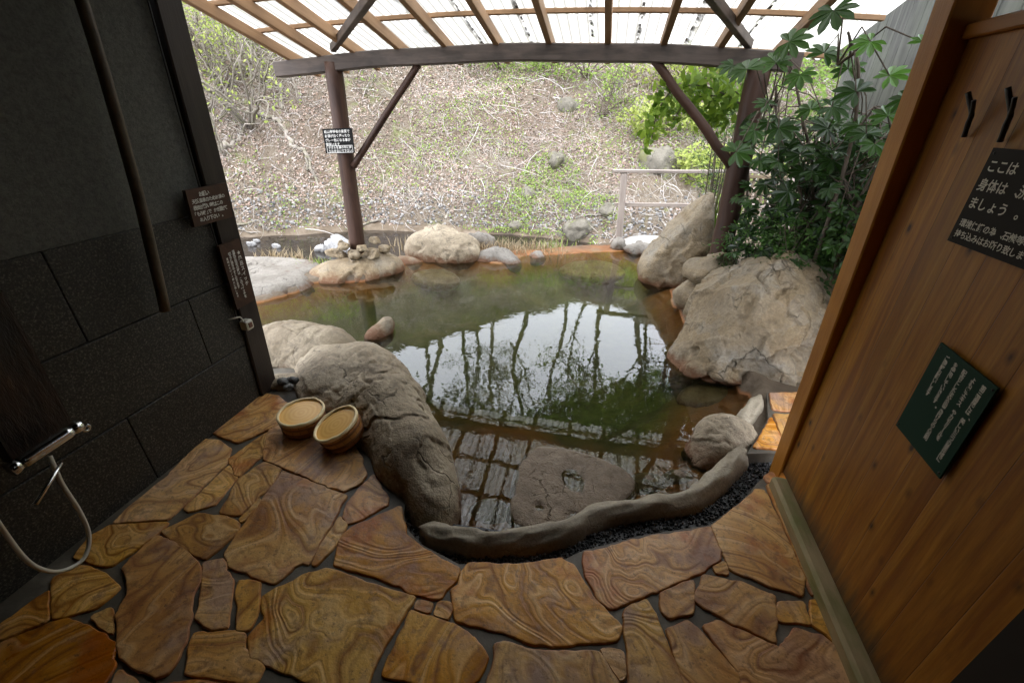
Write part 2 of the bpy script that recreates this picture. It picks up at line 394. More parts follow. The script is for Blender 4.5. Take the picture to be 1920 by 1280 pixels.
def axis(a, b, c, d, fine, coarse):
    l = list(np.arange(b, c, fine)); x = b; st = fine
    while x > a: st = min(st*1.25, coarse); x -= st; l.insert(0, x)
    x = l[-1]; st = fine
    while x < d: st = min(st*1.25, coarse); x += st; l.append(x)
    return np.array(l)
def grid(name, xs, ys, hf, mat, smooth=True):
    X, Y = np.meshgrid(xs, ys); Z = hf(X, Y); V = np.stack([X.ravel(), Y.ravel(), Z.ravel()], 1); nx, ny = len(xs), len(ys)
    i = np.arange(ny-1)[:, None]*nx+np.arange(nx-1)[None]; i = i.ravel()
    return mesh(name, V, np.stack([i, i+1, i+nx+1, i+nx], 1), mat, None, smooth)

t = NT('soil_and_basin'); v = t.coord('Object'); geo = t.n('NewGeometry'); sep = t.n('SeparateXYZ', Vector=geo.outputs['Position'])
n1 = t.noise(v, 2.2, 6, .65, .3); n2 = t.noise(v, 18, 5, .7)
soil = t.ramp(n1, [(.3, (.05, .035, .022)), (.5, (.11, .08, .05)), (.7, (.2, .16, .12))])
stain = t.ramp(n1, [(.3, (.15, .05, .013)), (.5, (.27, .105, .03)), (.7, (.2, .12, .045))])
deep = t.ramp(n1, [(.3, (.03, .045, .015)), (.5, (.06, .08, .028)), (.7, (.11, .115, .045))])
def step(val, a, b):
    m = t.n('MapRange', Value=val, _interpolation_type='SMOOTHSTEP'); m.inputs['From Min'].default_value = a; m.inputs['From Max'].default_value = b; return m.outputs[0]
zz = t.math('ADD', sep.outputs['Z'], t.math('MULTIPLY', t.math('SUBTRACT', n1, .5), .12))
inpool = t.math('MULTIPLY', step(sep.outputs['Z'], -.07, -.1), t.math('LESS_THAN', t.math('SUBTRACT', sep.outputs['Y'], t.math('MULTIPLY', sep.outputs['X'], .55)), 6.15))
c = t.mix(step(zz, -.15, -.34), stain, deep); c = t.mix(inpool, soil, c)
M_ground = t.done(c, .8, t.bump(t.math('ADD', n1, n2), .6, .02))
xs = axis(-45, -6.5, 3.2, 45, .055, 4); ys = axis(-12, .8, 9.0, 16, .055, 4)
structure(grid('ground', xs, ys, ground_h, M_ground))

def hill_h(X, Y):
    s = Y-ybank(X); crest = 7.9+.42*np.maximum(0, -X-1.5)+.2*np.maximum(0, X-4)
    P = np.stack([X.ravel(), Y.ravel(), 0*X.ravel()], 1); nz = fbm(P*.35, 3, 21).reshape(X.shape); nf = fbm(P*1.5, 5, 31).reshape(X.shape)
    sl = .74+.012*np.maximum(0, -X)+.03*np.maximum(0, X-1)
    h = -.78+np.where(s < crest, s*sl, crest*sl+(s-crest)*.12)+.28*sm(s, 0, .5)
    return h+(.45*nz+.13*nf)*sm(s, -.2, 2.5)-np.where(s < 0, -s*1.5, 0)
t = NT('leaf_litter_slope'); v = t.coord('Object'); a = t.noise(v, .55, 5, .65, .5); b = t.noise(v, 7, 6, .75); c3 = t.noise(v, 30, 4, .8)
col = t.ramp(b, [(.3, (.10, .08, .058)), (.45, (.18, .15, .115)), (.6, (.25, .215, .17)), (.75, (.3, .27, .225))])
col = t.mix(t.ramp(a, [(.5, (0, 0, 0)), (.7, (.6, .6, .6))]), col, (.2, .14, .10))
col = t.mix(t.ramp(c3, [(.4, (.8, .8, .8)), (.55, (0, 0, 0))]), col, (.12, .085, .06))
g = t.noise(t.coord('Object', (1, 1, 1)), 1.1, 6, .7); col = t.mix(t.ramp(g, [(.55, (0, 0, 0)), (.66, (.5, .5, .5))]), col, (.2, .26, .07))
M_hill = t.done(col, .95, t.bump(t.math('ADD', b, c3), .8, .06), Specular_IOR_Level=.1)
def hgrid():
    xs = axis(-60, -13, 8, 60, .12, 5); ss = axis(-.4, 0, 9.5, 70, .12, 5)
    X, S = np.meshgrid(xs, ss); Y = ybank(X)+S; Z = hill_h(X, Y); nx, ny = len(xs), len(ss)
    V = np.stack([X.ravel(), Y.ravel(), Z.ravel()], 1); i = (np.arange(ny-1)[:, None]*nx+np.arange(nx-1)[None]).ravel()
    return mesh('hillside', V, np.stack([i, i+1, i+nx+1, i+nx], 1), M_hill, None, True)
structure(hgrid())

# ------------------------------------------------------------------ water
def water_mat(name, tint, murk, murkf, bs, bd, sx=1.0, lift=0.0):
    t = NT(name); v = t.coord('Object', (sx, 1, 1)); n = t.noise(v, bs, 3, .55, .4); n2 = t.noise(v, bs*.22, 2, .5)
    nr = t.bump(t.math('ADD', n, t.math('MULTIPLY', n2, 2.2)), 1.0, bd)
    tr = t.n('BsdfTransparent', Color=tint+(1,)); df = t.n('BsdfDiffuse', Color=murk+(1,)); gl = t.n('BsdfGlossy', Roughness=0.0, Normal=nr, Color=(1, 1, 1, 1))
    m1 = t.n('MixShader', Fac=murkf); t.t.links.new(tr.outputs[0], m1.inputs[1]); t.t.links.new(df.outputs[0], m1.inputs[2])
    fr = t.n('Fresnel', IOR=1.5, Normal=nr); fac = t.math('ADD', fr.outputs[0], lift)
    m2 = t.n('MixShader', Fac=fac); t.t.links.new(m1.outputs[0], m2.inputs[1]); t.t.links.new(gl.outputs[0], m2.inputs[2])
    t.n('OutputMaterial', Surface=m2.outputs[0]); return t.m
M_pool = water_mat('hot_spring_water', (.80, .78, .55), (.04, .065, .02), .03, 9, .0005)
M_stream = water_mat('stream_water', (.35, .28, .21), (.05, .042, .035), .3, 5, .014, 1)
def offset_poly(P, d):
    n = len(P); Q = []
    for i in range(n):
        a, b = P[i-1], P[(i+1) % n]; e = (b-a)/np.linalg.norm(b-a); Q.append(P[i]+np.array([e[1], -e[0]])*d)
    return np.array(Q)
area = .5*sum(PO[i-1][0]*PO[i][1]-PO[i][0]*PO[i-1][1] for i in range(len(PO)))
WP = offset_poly(PO, .07 if area > 0 else -.07)
if area < 0: WP = WP[::-1]
structure(mesh('pool_water', [(x, y, WZ) for x, y in WP], [tuple(range(len(WP)))], M_pool))
xs = list(np.arange(-40, 40.1, 1.0))
V = [(x, float(ybank(x))-3.6, -.745) for x in xs]+[(x, float(ybank(x))+.6, -.745) for x in xs]
structure(mesh('stream_water', V, [(i, i+1, i+1+len(xs), i+len(xs)) for i in range(len(xs)-1)], M_stream))

# ------------------------------------------------------------------ paving
def cA(L): return [(x/2.206, 700+y/2.206) for x, y in L]
def cB(L): return [(400+x/2.286, 720+y/2.286) for x, y in L]
def cC(L): return [(800+x/3.84, 1000+y/3.84) for x, y in L]
def cD(L): return [(1200+x/2.909, 840+y/2.909) for x, y in L]
ST = [
 [(398, 810), (488, 735), (520, 742), (537, 757), (529, 777), (505, 803), (448, 829), (420, 818)],
 [(509, 801), (531, 781), (542, 792), (518, 801)],
 cB([(215, 290), (240, 195), (325, 160), (430, 175), (600, 262), (630, 310), (655, 385), (620, 430), (560, 452), (500, 440), (220, 320)]),
 cB([(65, 320), (225, 208), (232, 220), (205, 305), (110, 390), (95, 385)]),
 cA([(475, 610), (560, 528), (700, 418), (838, 272), (900, 275), (950, 310), (940, 362), (760, 540), (690, 600), (600, 603), (480, 615)]),
 cA([(765, 552), (945, 380), (978, 425), (890, 538), (775, 570)]),
 cB([(28, 545), (112, 405), (215, 332), (285, 362), (255, 420), (112, 558), (32, 550)]),
 cB([(55, 710), (105, 640), (300, 370), (570, 475), (405, 765), (385, 755), (340, 780), (265, 850), (75, 775), (50, 730)]),
 cB([(115, 578), (200, 492), (196, 510), (122, 588)]),
 cB([(430, 765), (450, 710), (540, 565), (570, 605), (520, 690), (440, 768)]),
 cB([(555, 570), (575, 505), (680, 385), (750, 490), (740, 515), (640, 570), (580, 598)]),
 cB([(520, 770), (540, 665), (590, 615), (800, 522), (825, 640), (900, 705), (1050, 790), (1040, 830), (970, 915), (860, 893), (800, 860), (690, 818)]),
 cB([(210, 905), (400, 810), (480, 787), (560, 817), (860, 910), (700, 1170), (640, 1330), (540, 1330), (165, 1165), (150, 1080), (215, 1010)]),
 cB([(105, 845), (195, 845), (185, 980), (150, 1045), (105, 1050)]),
 cA([(845, 780), (915, 765), (958, 870), (935, 1045), (875, 1055), (815, 1005), (830, 960)]),
 cA([(670, 650), (820, 580), (930, 590), (985, 620), (980, 650), (850, 765), (790, 740)]),
 cA([(310, 755), (370, 670), (450, 628), (690, 615), (640, 668), (460, 792), (380, 780)]),
 cA([(640, 672), (760, 720), (820, 800), (825, 860), (790, 920), (770, 1100), (700, 1230), (650, 1250), (500, 1165), (485, 1000), (540, 900), (510, 800), (570, 740)]),
 cA([(215, 845), (330, 790), (430, 830), (490, 885), (400, 960), (220, 1010)]),
 cA([(380, 1000), (455, 965), (458, 1070)]),
 cA([(0, 1115), (150, 1055), (270, 1015), (380, 1060), (465, 1110), (470, 1200), (420, 1280), (380, 1450), (-80, 1500), (-160, 1250)]),
 cA([(0, 1040), (196, 895), (193, 1015), (0, 1095)]),
 cA([(770, 1230), (795, 1075), (1010, 1065), (1012, 1140), (1085, 1210), (1060, 1280), (900, 1250)]),
 cA([(440, 1340), (485, 1232), (560, 1275), (565, 1350)]),
 cA([(620, 1300), (800, 1270), (950, 1295), (1040, 1320), (1000, 1450), (600, 1450)]),
 cB([(872, 925), (938, 938), (928, 972), (865, 952)]),
 cB([(968, 932), (1008, 930), (1020, 960), (1005, 1003), (948, 983)]),
 [(772, 1144), (805, 1154), (850, 1170), (888, 1195), (916, 1230), (895, 1270), (860, 1292), (800, 1282), (719, 1262)],
 cC([(250, 280), (300, 212), (700, 220), (970, 175), (1060, 230), (1200, 460), (1400, 670), (1370, 760), (1180, 770), (900, 800), (700, 760), (560, 700), (220, 620), (180, 400), (235, 360)]),
 [(1095, 1050), (1098, 1036), (1140, 1026), (1200, 1009), (1290, 996), (1330, 988), (1349, 1032), (1350, 1046), (1317, 1070), (1200, 1118), (1144, 1138), (1120, 1117), (1100, 1078)],
 cD([(398, 425), (520, 325), (640, 225), (680, 225), (760, 400), (830, 560), (893, 700), (878, 795), (720, 750), (500, 660), (440, 540)]),
 cD([(693, 200), (735, 190), (785, 225), (875, 430), (1005, 800), (940, 795), (905, 690), (850, 560), (780, 400)]),
 cD([(680, 160), (720, 132), (748, 145), (772, 188), (700, 182)]),
 cD([(405, 650), (465, 625), (478, 683), (415, 678)]),
 cD([(350, 690), (560, 735), (738, 805), (733, 1048), (510, 950), (300, 830)]),
 cD([(755, 842), (890, 835), (925, 950), (750, 933)]),
 cD([(110, 790), (290, 720), (280, 890), (165, 920), (125, 890)]),
 cD([(350, 970), (430, 945), (770, 1090), (850, 985), (990, 1025), (1100, 1110), (1150, 1280), (1160, 1420), (600, 1420), (540, 1220)]),
 cD([(150, 995), (260, 942), (330, 1000), (530, 1230), (570, 1420), (290, 1420)]),
 cC([(1420, 590), (1430, 550), (1590, 472), (1690, 700), (1850, 1080), (1900, 1300), (1480, 1300), (1450, 800)]),
 cC([(1255, 842), (1350, 832), (1418, 860), (1432, 1015), (1400, 1040)]),
 cC([(445, 1040), (500, 870), (490, 800), (550, 782), (750, 840), (1000, 860), (1235, 852), (1380, 1080), (1400, 1280), (430, 1280)]),
 cD([(940, 830), (1005, 820), (1108, 1095), (1020, 1010), (938, 955)]),
 [(1443, 744), (1512, 742), (1508, 779), (1448, 774)], [(1449, 783), (1512, 785), (1488, 846), (1472, 846)], [(1412, 845), (1444, 790), (1470, 848)],
]
t = NT('swirled_sandstone'); at = t.n('Attribute', _attribute_name='col'); sp = t.n('SeparateColor', Color=at.outputs['Color'])
off = t.n('CombineXYZ', X=t.math('MULTIPLY', sp.outputs[0], 40), Y=t.math('MULTIPLY', sp.outputs[1], 40), Z=t.math('MULTIPLY', sp.outputs[2], 9)).outputs[0]
v = t.coord('Object', (1, 1, 1), off)
sw = t.noise(v, 2.1, 2.4, .5, .8); gr_ = t.noise(v, 9, 5, .7)
swf = t.math('ADD', sw, t.math('MULTIPLY', gr_, .018))
band = t.math('PINGPONG', t.math('MULTIPLY', swf, 16), 1.0); fine = t.math('PINGPONG', t.math('MULTIPLY', swf, 120), 1.0); mid = t.math('PINGPONG', t.math('MULTIPLY', swf, 52), 1.0)
spk = t.noise(v, 60, 4, .75); blot = t.noise(v, 4.5, 5, .65)
c = t.ramp(t.noise(v, 1.6, 4, .6, .4), [(.3, (.22, .095, .018)), (.43, (.38, .20, .045)), (.55, (.44, .27, .085)), (.7, (.33, .20, .10))])
c = t.mix(t.ramp(band, [(.0, (.85, .85, .85)), (.10, (.5, .5, .5)), (.3, (0, 0, 0))]), c, (.16, .06, .015))
c = t.mix(t.ramp(band, [(.72, (0, 0, 0)), (1, (.55, .55, .55))]), c, (.52, .36, .18))
c = t.mix(t.math('MULTIPLY', t.ramp(mid, [(.0, (1, 1, 1)), (.35, (0, 0, 0))]), t.math('MULTIPLY', blot, .7)), c, (.14, .06, .018))
c = t.mix(t.math('MULTIPLY', fine, .22), c, (.15, .07, .025))
c = t.mix(t.ramp(blot, [(.52, (0, 0, 0)), (.66, (.7, .7, .7))]), c, (.23, .155, .12))
c = t.mix(t.ramp(t.noise(v, 3.1, 5, .65), [(.56, (0, 0, 0)), (.66, (.8, .8, .8))]), c, (.27, .095, .02))
c = t.mix(t.ramp(spk, [(.32, (.7, .7, .7)), (.42, (0, 0, 0))]), c, (.07, .04, .02))
c = t.mix(t.ramp(t.noise(v, 22, 5, .75), [(.36, (.55, .55, .55)), (.47, (0, 0, 0))]), c, (.11, .06, .03))
ed = t.math('SUBTRACT', 1.0, at.outputs['Alpha']); c = t.mix(t.math('MULTIPLY', ed, t.math('MULTIPLY', blot, 1.2)), c, (.2, .075, .016))
hs = t.n('HueSaturation', Color=c, Value=t.math('MULTIPLY_ADD', sp.outputs[1], .55, 1.4), Saturation=t.math('MULTIPLY_ADD', sp.outputs[2], .2, .93), Hue=t.math('MULTIPLY_ADD', sp.outputs[0], .014, .487)).outputs[0]
M_stone = t.done(hs, t.math('MULTIPLY_ADD', blot, .6, .08), t.bump(t.math('ADD', t.math('MULTIPLY', t.math('ADD', band, mid), .22), t.math('ADD', t.math('MULTIPLY', blot, 1.6), t.math('MULTIPLY', spk, .35))), .7, .005), Specular_IOR_Level=.5)
def smooth_poly(P, step=.012, seed=0):
    P = np.array(P); Q = []
    for i in range(len(P)): # cut corners a little, then resample
        a, b, c_ = P[i-1], P[i], P[(i+1) % len(P)]; la, lc = np.linalg.norm(a-b), np.linalg.norm(c_-b)
        r = min(.007, la*.3, lc*.3); Q += [b+(a-b)/la*r, b+((a-b)/la+(c_-b)/lc)*r*.22, b+(c_-b)/lc*r]
    out = []
    for i in range(len(Q)):
        a, b = Q[i], Q[(i+1) % len(Q)]; n = max(1, int(np.linalg.norm(b-a)/step))
        out += [a+(b-a)*k/n for k in range(n)]
    out = np.array(out); j = np.stack([out[:, 0]*28, out[:, 1]*28, np.full(len(out), seed*1.7)], 1)
    return out+np.stack([fbm(j, 4, 1), fbm(j, 4, 2)], 1)*.0048
def ring_normals(P):
    e = np.roll(P, -1, 0)-np.roll(P, 1, 0); n = np.stack([e[:, 1], -e[:, 0]], 1); n /= np.linalg.norm(n, axis=1)[:, None]+1e-9
    a = .5*np.sum(np.roll(P, 1, 0)[:, 0]*P[:, 1]-P[:, 0]*np.roll(P, 1, 0)[:, 1]); return n if a > 0 else -n, a
mb = MB(); cols = []
world_polys = [[tuple(onz(x, y, 0)[:2]) for x, y in s] for s in ST]
# paving continues behind the photographer
gy = .36
rs = random.Random(3)
NX, NY = 12, 14
gp = {(i, j): (-1.84+i*(2.74/NX)+(rs.uniform(-.05, .05) if 0 < i < NX else 0), -1.55+j*.158+(rs.uniform(-.04, .04) if 0 < j < NY else 0)) for i in range(NX+1) for j in range(NY+1)}
tr_ = [np.array(p) for p in world_polys]
for i in range(NX):
    for j in range(NY):
        q = np.array([gp[i, j], gp[i+1, j], gp[i+1, j+1], gp[i, j+1]]); cq = q.mean(0); tq = np.concatenate([q, [cq], (q+np.roll(q, 1, 0))/2])
        if min(pdist(tq[:, 0], tq[:, 1], p).min() for p in tr_) < .012: continue
        world_polys.append([tuple(cq+(p-cq)*.93) for p in q])
for k, P in enumerate(world_polys):
    P = np.array([p for p in P])
    P = smooth_poly(P, .012 if k < len(ST) else .03, k); nrm, a = ring_normals(P)
    if a < 0: P = P[::-1]; nrm = nrm[::-1]
    P = P+nrm*(.0075 if k < len(ST) else 0); dz = rs.uniform(-.002, .002) + (.028 if k in (43, 44, 45) else 0); n = len(P); sc = min(1, math.sqrt(abs(a))/.12)
    rings = [(P, -.03, 0), (P, dz-.004, .0), (P-nrm*.003, dz, .25), (P-nrm*.007*sc, dz+.0006, 1)]
    V = np.concatenate([np.c_[r, np.full(n, z)] for r, z, _ in rings]); Fc = []
    for r in range(3):
        for i in range(n): Fc.append((r*n+i, r*n+(i+1) % n, (r+1)*n+(i+1) % n, (r+1)*n+i))
    Fc.append(tuple(range(3*n, 4*n))); mb.add(V, Fc)
    cc = (rs.random(), rs.random(), rs.random()); al = np.repeat([0, .0, .25, 1], n)
    cols += [cc+(x,) for x in al]
pav = mb.build('stone_paving', M_stone); set_col(pav.data, cols); structure(pav)
# mortar bed
t = NT('mortar'); v = t.coord(); a = t.noise(v, 6, 5); b = t.noise(v, 70, 3)
M_mortar = t.done(t.ramp(a, [(.3, (.05, .043, .032)), (.55, (.12, .105, .08)), (.7, (.22, .195, .155))]), .55, t.bump(t.math('ADD', a, t.math('MULTIPLY', b, .3)), .5, .006))
CH = [(480, 690), (560, 690), (640, 740), (700, 800), (765, 900), (757, 965), (764, 992), (790, 1020), (860, 1057), (960, 1062), (1050, 1052), (1095, 1031), (1200, 1004), (1330, 984), (1390, 940), (1420, 905), (1440, 887), (1465, 878)]
ch = [tuple(onz(x, y, -.01)[:2]) for x, y in CH]
out = [(-1.95, -1.62), (.98, -1.62), (.98, 1.7)]
mp = [tuple(p) for p in out]+list(reversed(ch))+[(-1.95, 1.86)]
n = len(mp)
structure(mesh('mortar_floor', [(x, y, -.009) for x, y in mp]+[(x, y, -.11) for x, y in mp], [tuple(range(n))]+[(i, (i+1) % n, n+(i+1) % n, n+i) for i in range(n)], M_mortar))
sc = [onz(x, y, .012) for x, y in [(1400, 852), (1440, 785), (1437, 738), (1520, 735), (1530, 800), (1490, 850)]]
structure(mesh('mortar_ledge', [(p.x, p.y, .018) for p in sc]+[(p.x, p.y, -.12) for p in sc], [tuple(reversed(range(6)))]+[((i+1) % 6, i, 6+i, 6+(i+1) % 6) for i in range(6)], M_mortar))

# pebble channel
chan = [tuple(onz(x, y, -.045)[:2]) for x, y in CH[5:]]
inner = [tuple(onz(x, y, -.045)[:2]) for x, y in [(1470, 850), (1405, 840), (1370, 870), (1320, 920), (1240, 940), (1150, 955), (1060, 985), (960, 1005), (850, 990), (780, 970)]]
pc = np.array(chan+inner); lo, hi = pc.min(0), pc.max(0); pts = []
while len(pts) < 3800:
    q = rng.uniform(lo, hi, (4000, 2)); q = q[pdist(q[:, 0], q[:, 1], pc) < .012]; pts += q.tolist()
D, Fd = ico(1); Fd = np.array(Fd); pts = np.array(pts[:3800]); N = len(pts)
r = rng.uniform(.0035, .0085, (N, 1, 1)); sq = rng.uniform(.6, 1.2, (N, 1, 3)); cen = np.c_[pts, -.05+rng.uniform(-.006, .008, N)][:, None]
V = (D[None]*r*sq+cen).reshape(-1, 3); Fc = (Fd[None]+np.arange(N)[:, None, None]*len(D)).reshape(-1, 3)
t = NT('wet_dark_pebbles'); at = t.n('Attribute', _attribute_name='col'); M_peb = t.done(at.outputs['Color'], .3, Specular_IOR_Level=.5)
g = rng.choice([.02, .045, .08, .15], N, p=[.4, .3, .2, .1]); cc = np.repeat(np.c_[g, g*1.0, g*1.02, np.ones(N)], len(D), 0)
o = mesh('pebbles', V, Fc, M_peb, None, True); set_col(o.data, cc); tag(o, 'dark wet pebbles filling the drain channel along the curb', 'pebbles', kind='stuff')
o = mesh('channel_bed', [(x, y, -.056) for x, y in offset_poly(pc, .03)], [tuple(range(len(pc)))], flat('channel_mortar', (.02, .02, .022), .4)); structure(o)

# curb: hand-smoothed mortar ridge
def ridge_curb(name, px, ws, label, z=.028):
    pts = catmull([tuple(onz(x, y, .01)[:2])+(0,) for x, y in px], 8); n = len(pts); V = []; Fc = []; m = 14
    for i, p in enumerate(pts):
        tdir = pts[min(i+1, n-1)]-pts[max(i-1, 0)]; tdir /= np.linalg.norm(tdir); s = np.array([tdir[1], -tdir[0], 0]); f = i/(n-1)
        w = np.interp(f, np.linspace(0, 1, len(ws)), ws); e = min(1, math.sqrt(min(f, 1-f)*n/4.0)+.15) if True else 1
        for j in range(m+1):
            a = math.pi*j/m; rr = 1+.09*vnoise([[i*.35, j*.8, 2]])[0]
            x = math.cos(a)*w*e*rr; zz = -.15+(.15+z*e)*min(1, math.sin(a)**.55*rr if a not in (0, math.pi) else 0)
            V.append(p+s*x+np.array([0, 0, max(zz, -.15)]))
    for i in range(n-1):
        for j in range(m): Fc.append((i*(m+1)+j, i*(m+1)+j+1, (i+1)*(m+1)+j+1, (i+1)*(m+1)+j))
    Fc.append(tuple(range(m+1))); Fc.append(tuple(reversed(range((n-1)*(m+1), n*(m+1)))))
    o = mesh(name, V, Fc, M_mortarcurb, None, True); tag(o, label, 'curb'); return o
ridge_curb('pool_curb', [(785, 985), (850, 1000), (940, 1006), (1050, 990), (1120, 958), (1200, 943), (1290, 930), (1335, 900), (1370, 868), (1397, 838)], [.05, .055, .055, .058, .055, .055, .06, .062, .055], 'smooth curved mortar curb between the pool and the pebble channel')
ridge_curb('pool_curb', [(1385, 798), (1405, 772), (1428, 742)], [.05, .055, .05], 'short mortar curb piece behind the small rock at the pool corner', .05)

# ------------------------------------------------------------------ boulders round the pool
rock('pool_boulder', M_rockA, [(-1.36, 2.02, -.03, .38, .24, .25, -35), (-1.08, 1.76, -.03, .36, .22, .26, -42), (-.80, 1.48, -.06, .30, .20, .26, -50), (-.62, 1.25, -.1, .17, .12, .19, -60), (-1.68, 2.12, -.1, .30, .20, .22, -15), (-1.50, 1.90, -.06, .36, .22, .22, -32), (-1.2, 1.68, -.08, .3, .16, .2, -35)],
     'long low tan grey boulder between the paving and the pool beside the buckets', 'boulder', sub=7, k=.1, center=(-1.12, 1.76, -.05), amp=.03, fs=3.2, seed=3, ridge=.022, pit=.012, facet=.018, ff=3,
     dents=[(-1.5, 1.75, .25, .14, .05), (-1.15, 1.55, .28, .12, .035), (-.9, 1.65, .15, .1, .03)])
rock('pool_boulder', M_rockA, [(-2.12, 2.28, -.05, .34, .26, .23, 20), (-1.86, 2.34, -.08, .26, .20, .23, 10), (-1.84, 2.18, -.08, .24, .16, .2, -10), (-2.5, 2.2, -.08, .3, .25, .2, 0)],
     'smooth rounded boulder at the foot of the left corner post', 'boulder', sub=6, k=.08, center=(-2.1, 2.3, -.05), amp=.02, fs=3, seed=8, ridge=.012)
rock('stone', M_rockA, [(-1.82, 1.87, 0, .17, .09, .06, 15)], 'small grey stone wedged between corner post and long boulder', 'stone', sub=4, amp=.012, seed=4)
for k, (x, y, r_, lb) in enumerate([(530, 702, .045, 'dark wet pebble in the hollow nearest the corner post'), (546, 700, .04, 'dark wet pebble in the hollow between the left boulders'), (540, 714, .035, 'small dark pebble at the front of the hollow')]):
    p = onz(x, y, .09); simple_rock('stone', M_wetdark, (p.x, p.y, p.z-.045), (r_, r_*.8, r_*.6), 30*k, lb, 'pebble', sub=3, seed=300+k)
# big ochre rock on the right
rock('pool_boulder', M_rockB, [(1.18, 3.0, .22, .72, .62, .56, 20), (.92, 3.25, .2, .48, .5, .48, 0), (1.32, 2.74, .05, .48, .40, .5, 0), (1.0, 3.0, -.2, .42, .5, .3, 0)],
     'big angular ochre and grey boulder at the right edge of the pool', 'boulder', sub=7, k=.05, center=(1.12, 3.0, .15), amp=.035, fs=2.6, seed=12, ridge=.035, sharp=.004, facet=.085, ff=2.3,
     planes=[(-.80, -.35, .45, .33), (-.55, -.8, .25, .36), (-.1, -.8, .6, .40), (.35, -.9, .25, .42), (.1, -.3, 1, .42), (-.5, .1, .85, .38), (-.2, -.9, -.45, .40), (.6, -.5, .65, .42), (-.95, .3, .1, .46), (.2, -1, 0, .47)])
rock('pool_boulder', M_rockB, [(.86, 4.75, .28, .28, .3, .48, -15), (.74, 4.75, .05, .32, .3, .32, 0), (1.0, 4.78, .5, .16, .2, .3, 0)],
     'tall leaning pinkish boulder by the far right post', 'boulder', sub=5, k=.06, center=(.85, 4.75, .2), amp=.02, fs=3.5, seed=17, ridge=.012, facet=.04, ff=4, planes=[(-.78, -.2, .62, .27), (.9, -.2, .2, .3), (-.2, -.95, .2, .24)])
simple_rock('stone', M_rockB, (.95, 3.86, .33), (.24, .16, .15), 10, 'small flat ochre stone on the big boulder beside the far right post', 'stone', seed=21)
simple_rock('stone', M_rockB, (.98, 3.9, .1), (.3, .25, .22), 10, 'low ochre stone behind the big boulder under the far right post', 'stone', seed=20)
rock('pool_stone', M_rockA, [(.77, 1.99, -.03, .16, .125, .125, 25), (.66, 1.92, -.1, .09, .1, .08, 0)], 'small pitted rock at the near right corner of the pool', 'stone', sub=5, amp=.02, fs=5, seed=31, ridge=.012, facet=.015, ff=6)
rock('stepping_stone', M_rockD, [(.0, 1.55, -.2, .26, .25, .2, 0), (-.15, 1.6, -.2, .18, .22, .2, 0), (.14, 1.6, -.2, .16, .14, .2, 0), (-.14, 1.4, -.2, .15, .18, .2, 0)],
     'flat reddish brown stone just breaking the water surface inside the curb', 'stone', sub=7, amp=.02, fs=5, seed=41, planes=[(0, 0, 1, .110)], center=(-.02, 1.53, -.2), dents=[(-.01, 1.6, -.07, .07, .05), (-.17, 1.34, -.07, .05, .05), (.02, 1.34, -.07, .035, .035)])
rock('pool_stone', M_rockD, [(-.37, 1.33, -.2, .11, .1, .1, 0)], 'round wet stone in the pool between the long boulder and the flat stone', 'stone', sub=4, amp=.01, fs=6, seed=42)
rock('pool_stone', M_rockD, [(.36, 1.68, -.2, .13, .075, .10, 15)], 'low wet stone right of the flat stone inside the curb', 'stone', sub=4, amp=.01, fs=6, seed=43)
rock('pool_stone', M_rockD, [(.52, 1.74, -.19, .1, .07, .10, 10)], 'wet stone under the water beside the curb bend', 'stone', sub=4, amp=.01, fs=6, seed=44)
rock('pool_stone', M_rockB, [(-1.70, 2.8, -.13, .10, .13, .10, -20), (-1.66, 2.88, -.06, .06, .07, .07, 0)], 'small brown rock poking out of the water behind the long boulder', 'stone', sub=4, amp=.015, fs=7, seed=45, k=.04)
for k, (x, y, r_, lb) in enumerate([(815, 512, .30, 'rounded stone lying under the water near the far rim, left of the centre'), (1110, 497, .42, 'broad stone lying under the water near the far rim, right of the centre'), (1335, 730, .22, 'brown stone under the water at the foot of the big angular boulder')]):
    p = onz(x, y, -.17); rock('sunken_stone', M_rockD, [(p.x, p.y, -.26, r_, r_*.7, .13, 10*k)], lb, 'stone', sub=5, amp=.02, fs=4, seed=400+k)
# far rim
rock('rim_boulder', M_rockC, [(-3.75, 3.75, -.14, .8, .52, .25, 25), (-3.25, 3.45, -.16, .45, .35, .22, 40), (-4.5, 3.8, -.15, .6, .5, .24, 0)], 'broad pale flat boulder at the far left pool edge', 'boulder', sub=6, k=.06, center=(-3.7, 3.7, -.15), amp=.025, fs=2.6, seed=51, ridge=.02, facet=.03, ff=2, planes=[(0, .05, 1, .13)])
rock('rim_boulder', M_rockB, [(-2.70, 4.05, -.17, .45, .34, .24, 30), (-2.5, 4.25, -.1, .34, .25, .22, 0)], 'rounded brown rim boulder carrying the far left post', 'boulder', sub=5, k=.06, amp=.02, fs=3.5, seed=52, facet=.03, ff=3, ridge=.015)
RUB = ['rubble stone at the left front of the pile under the far left post', 'rubble stone in the front middle of the pile under the far left post', 'rubble stone at the right front of the pile under the far left post', 'upper left rubble stone touching the far left post', 'upper right rubble stone touching the far left post', 'rubble stone at the right end of the post foot pile', 'rubble stone at the left end of the post foot pile', 'lowest rubble stone at the front of the post foot pile', 'rubble stone behind the far left post on its right', 'rubble stone behind the far left post on its left']
k = 0
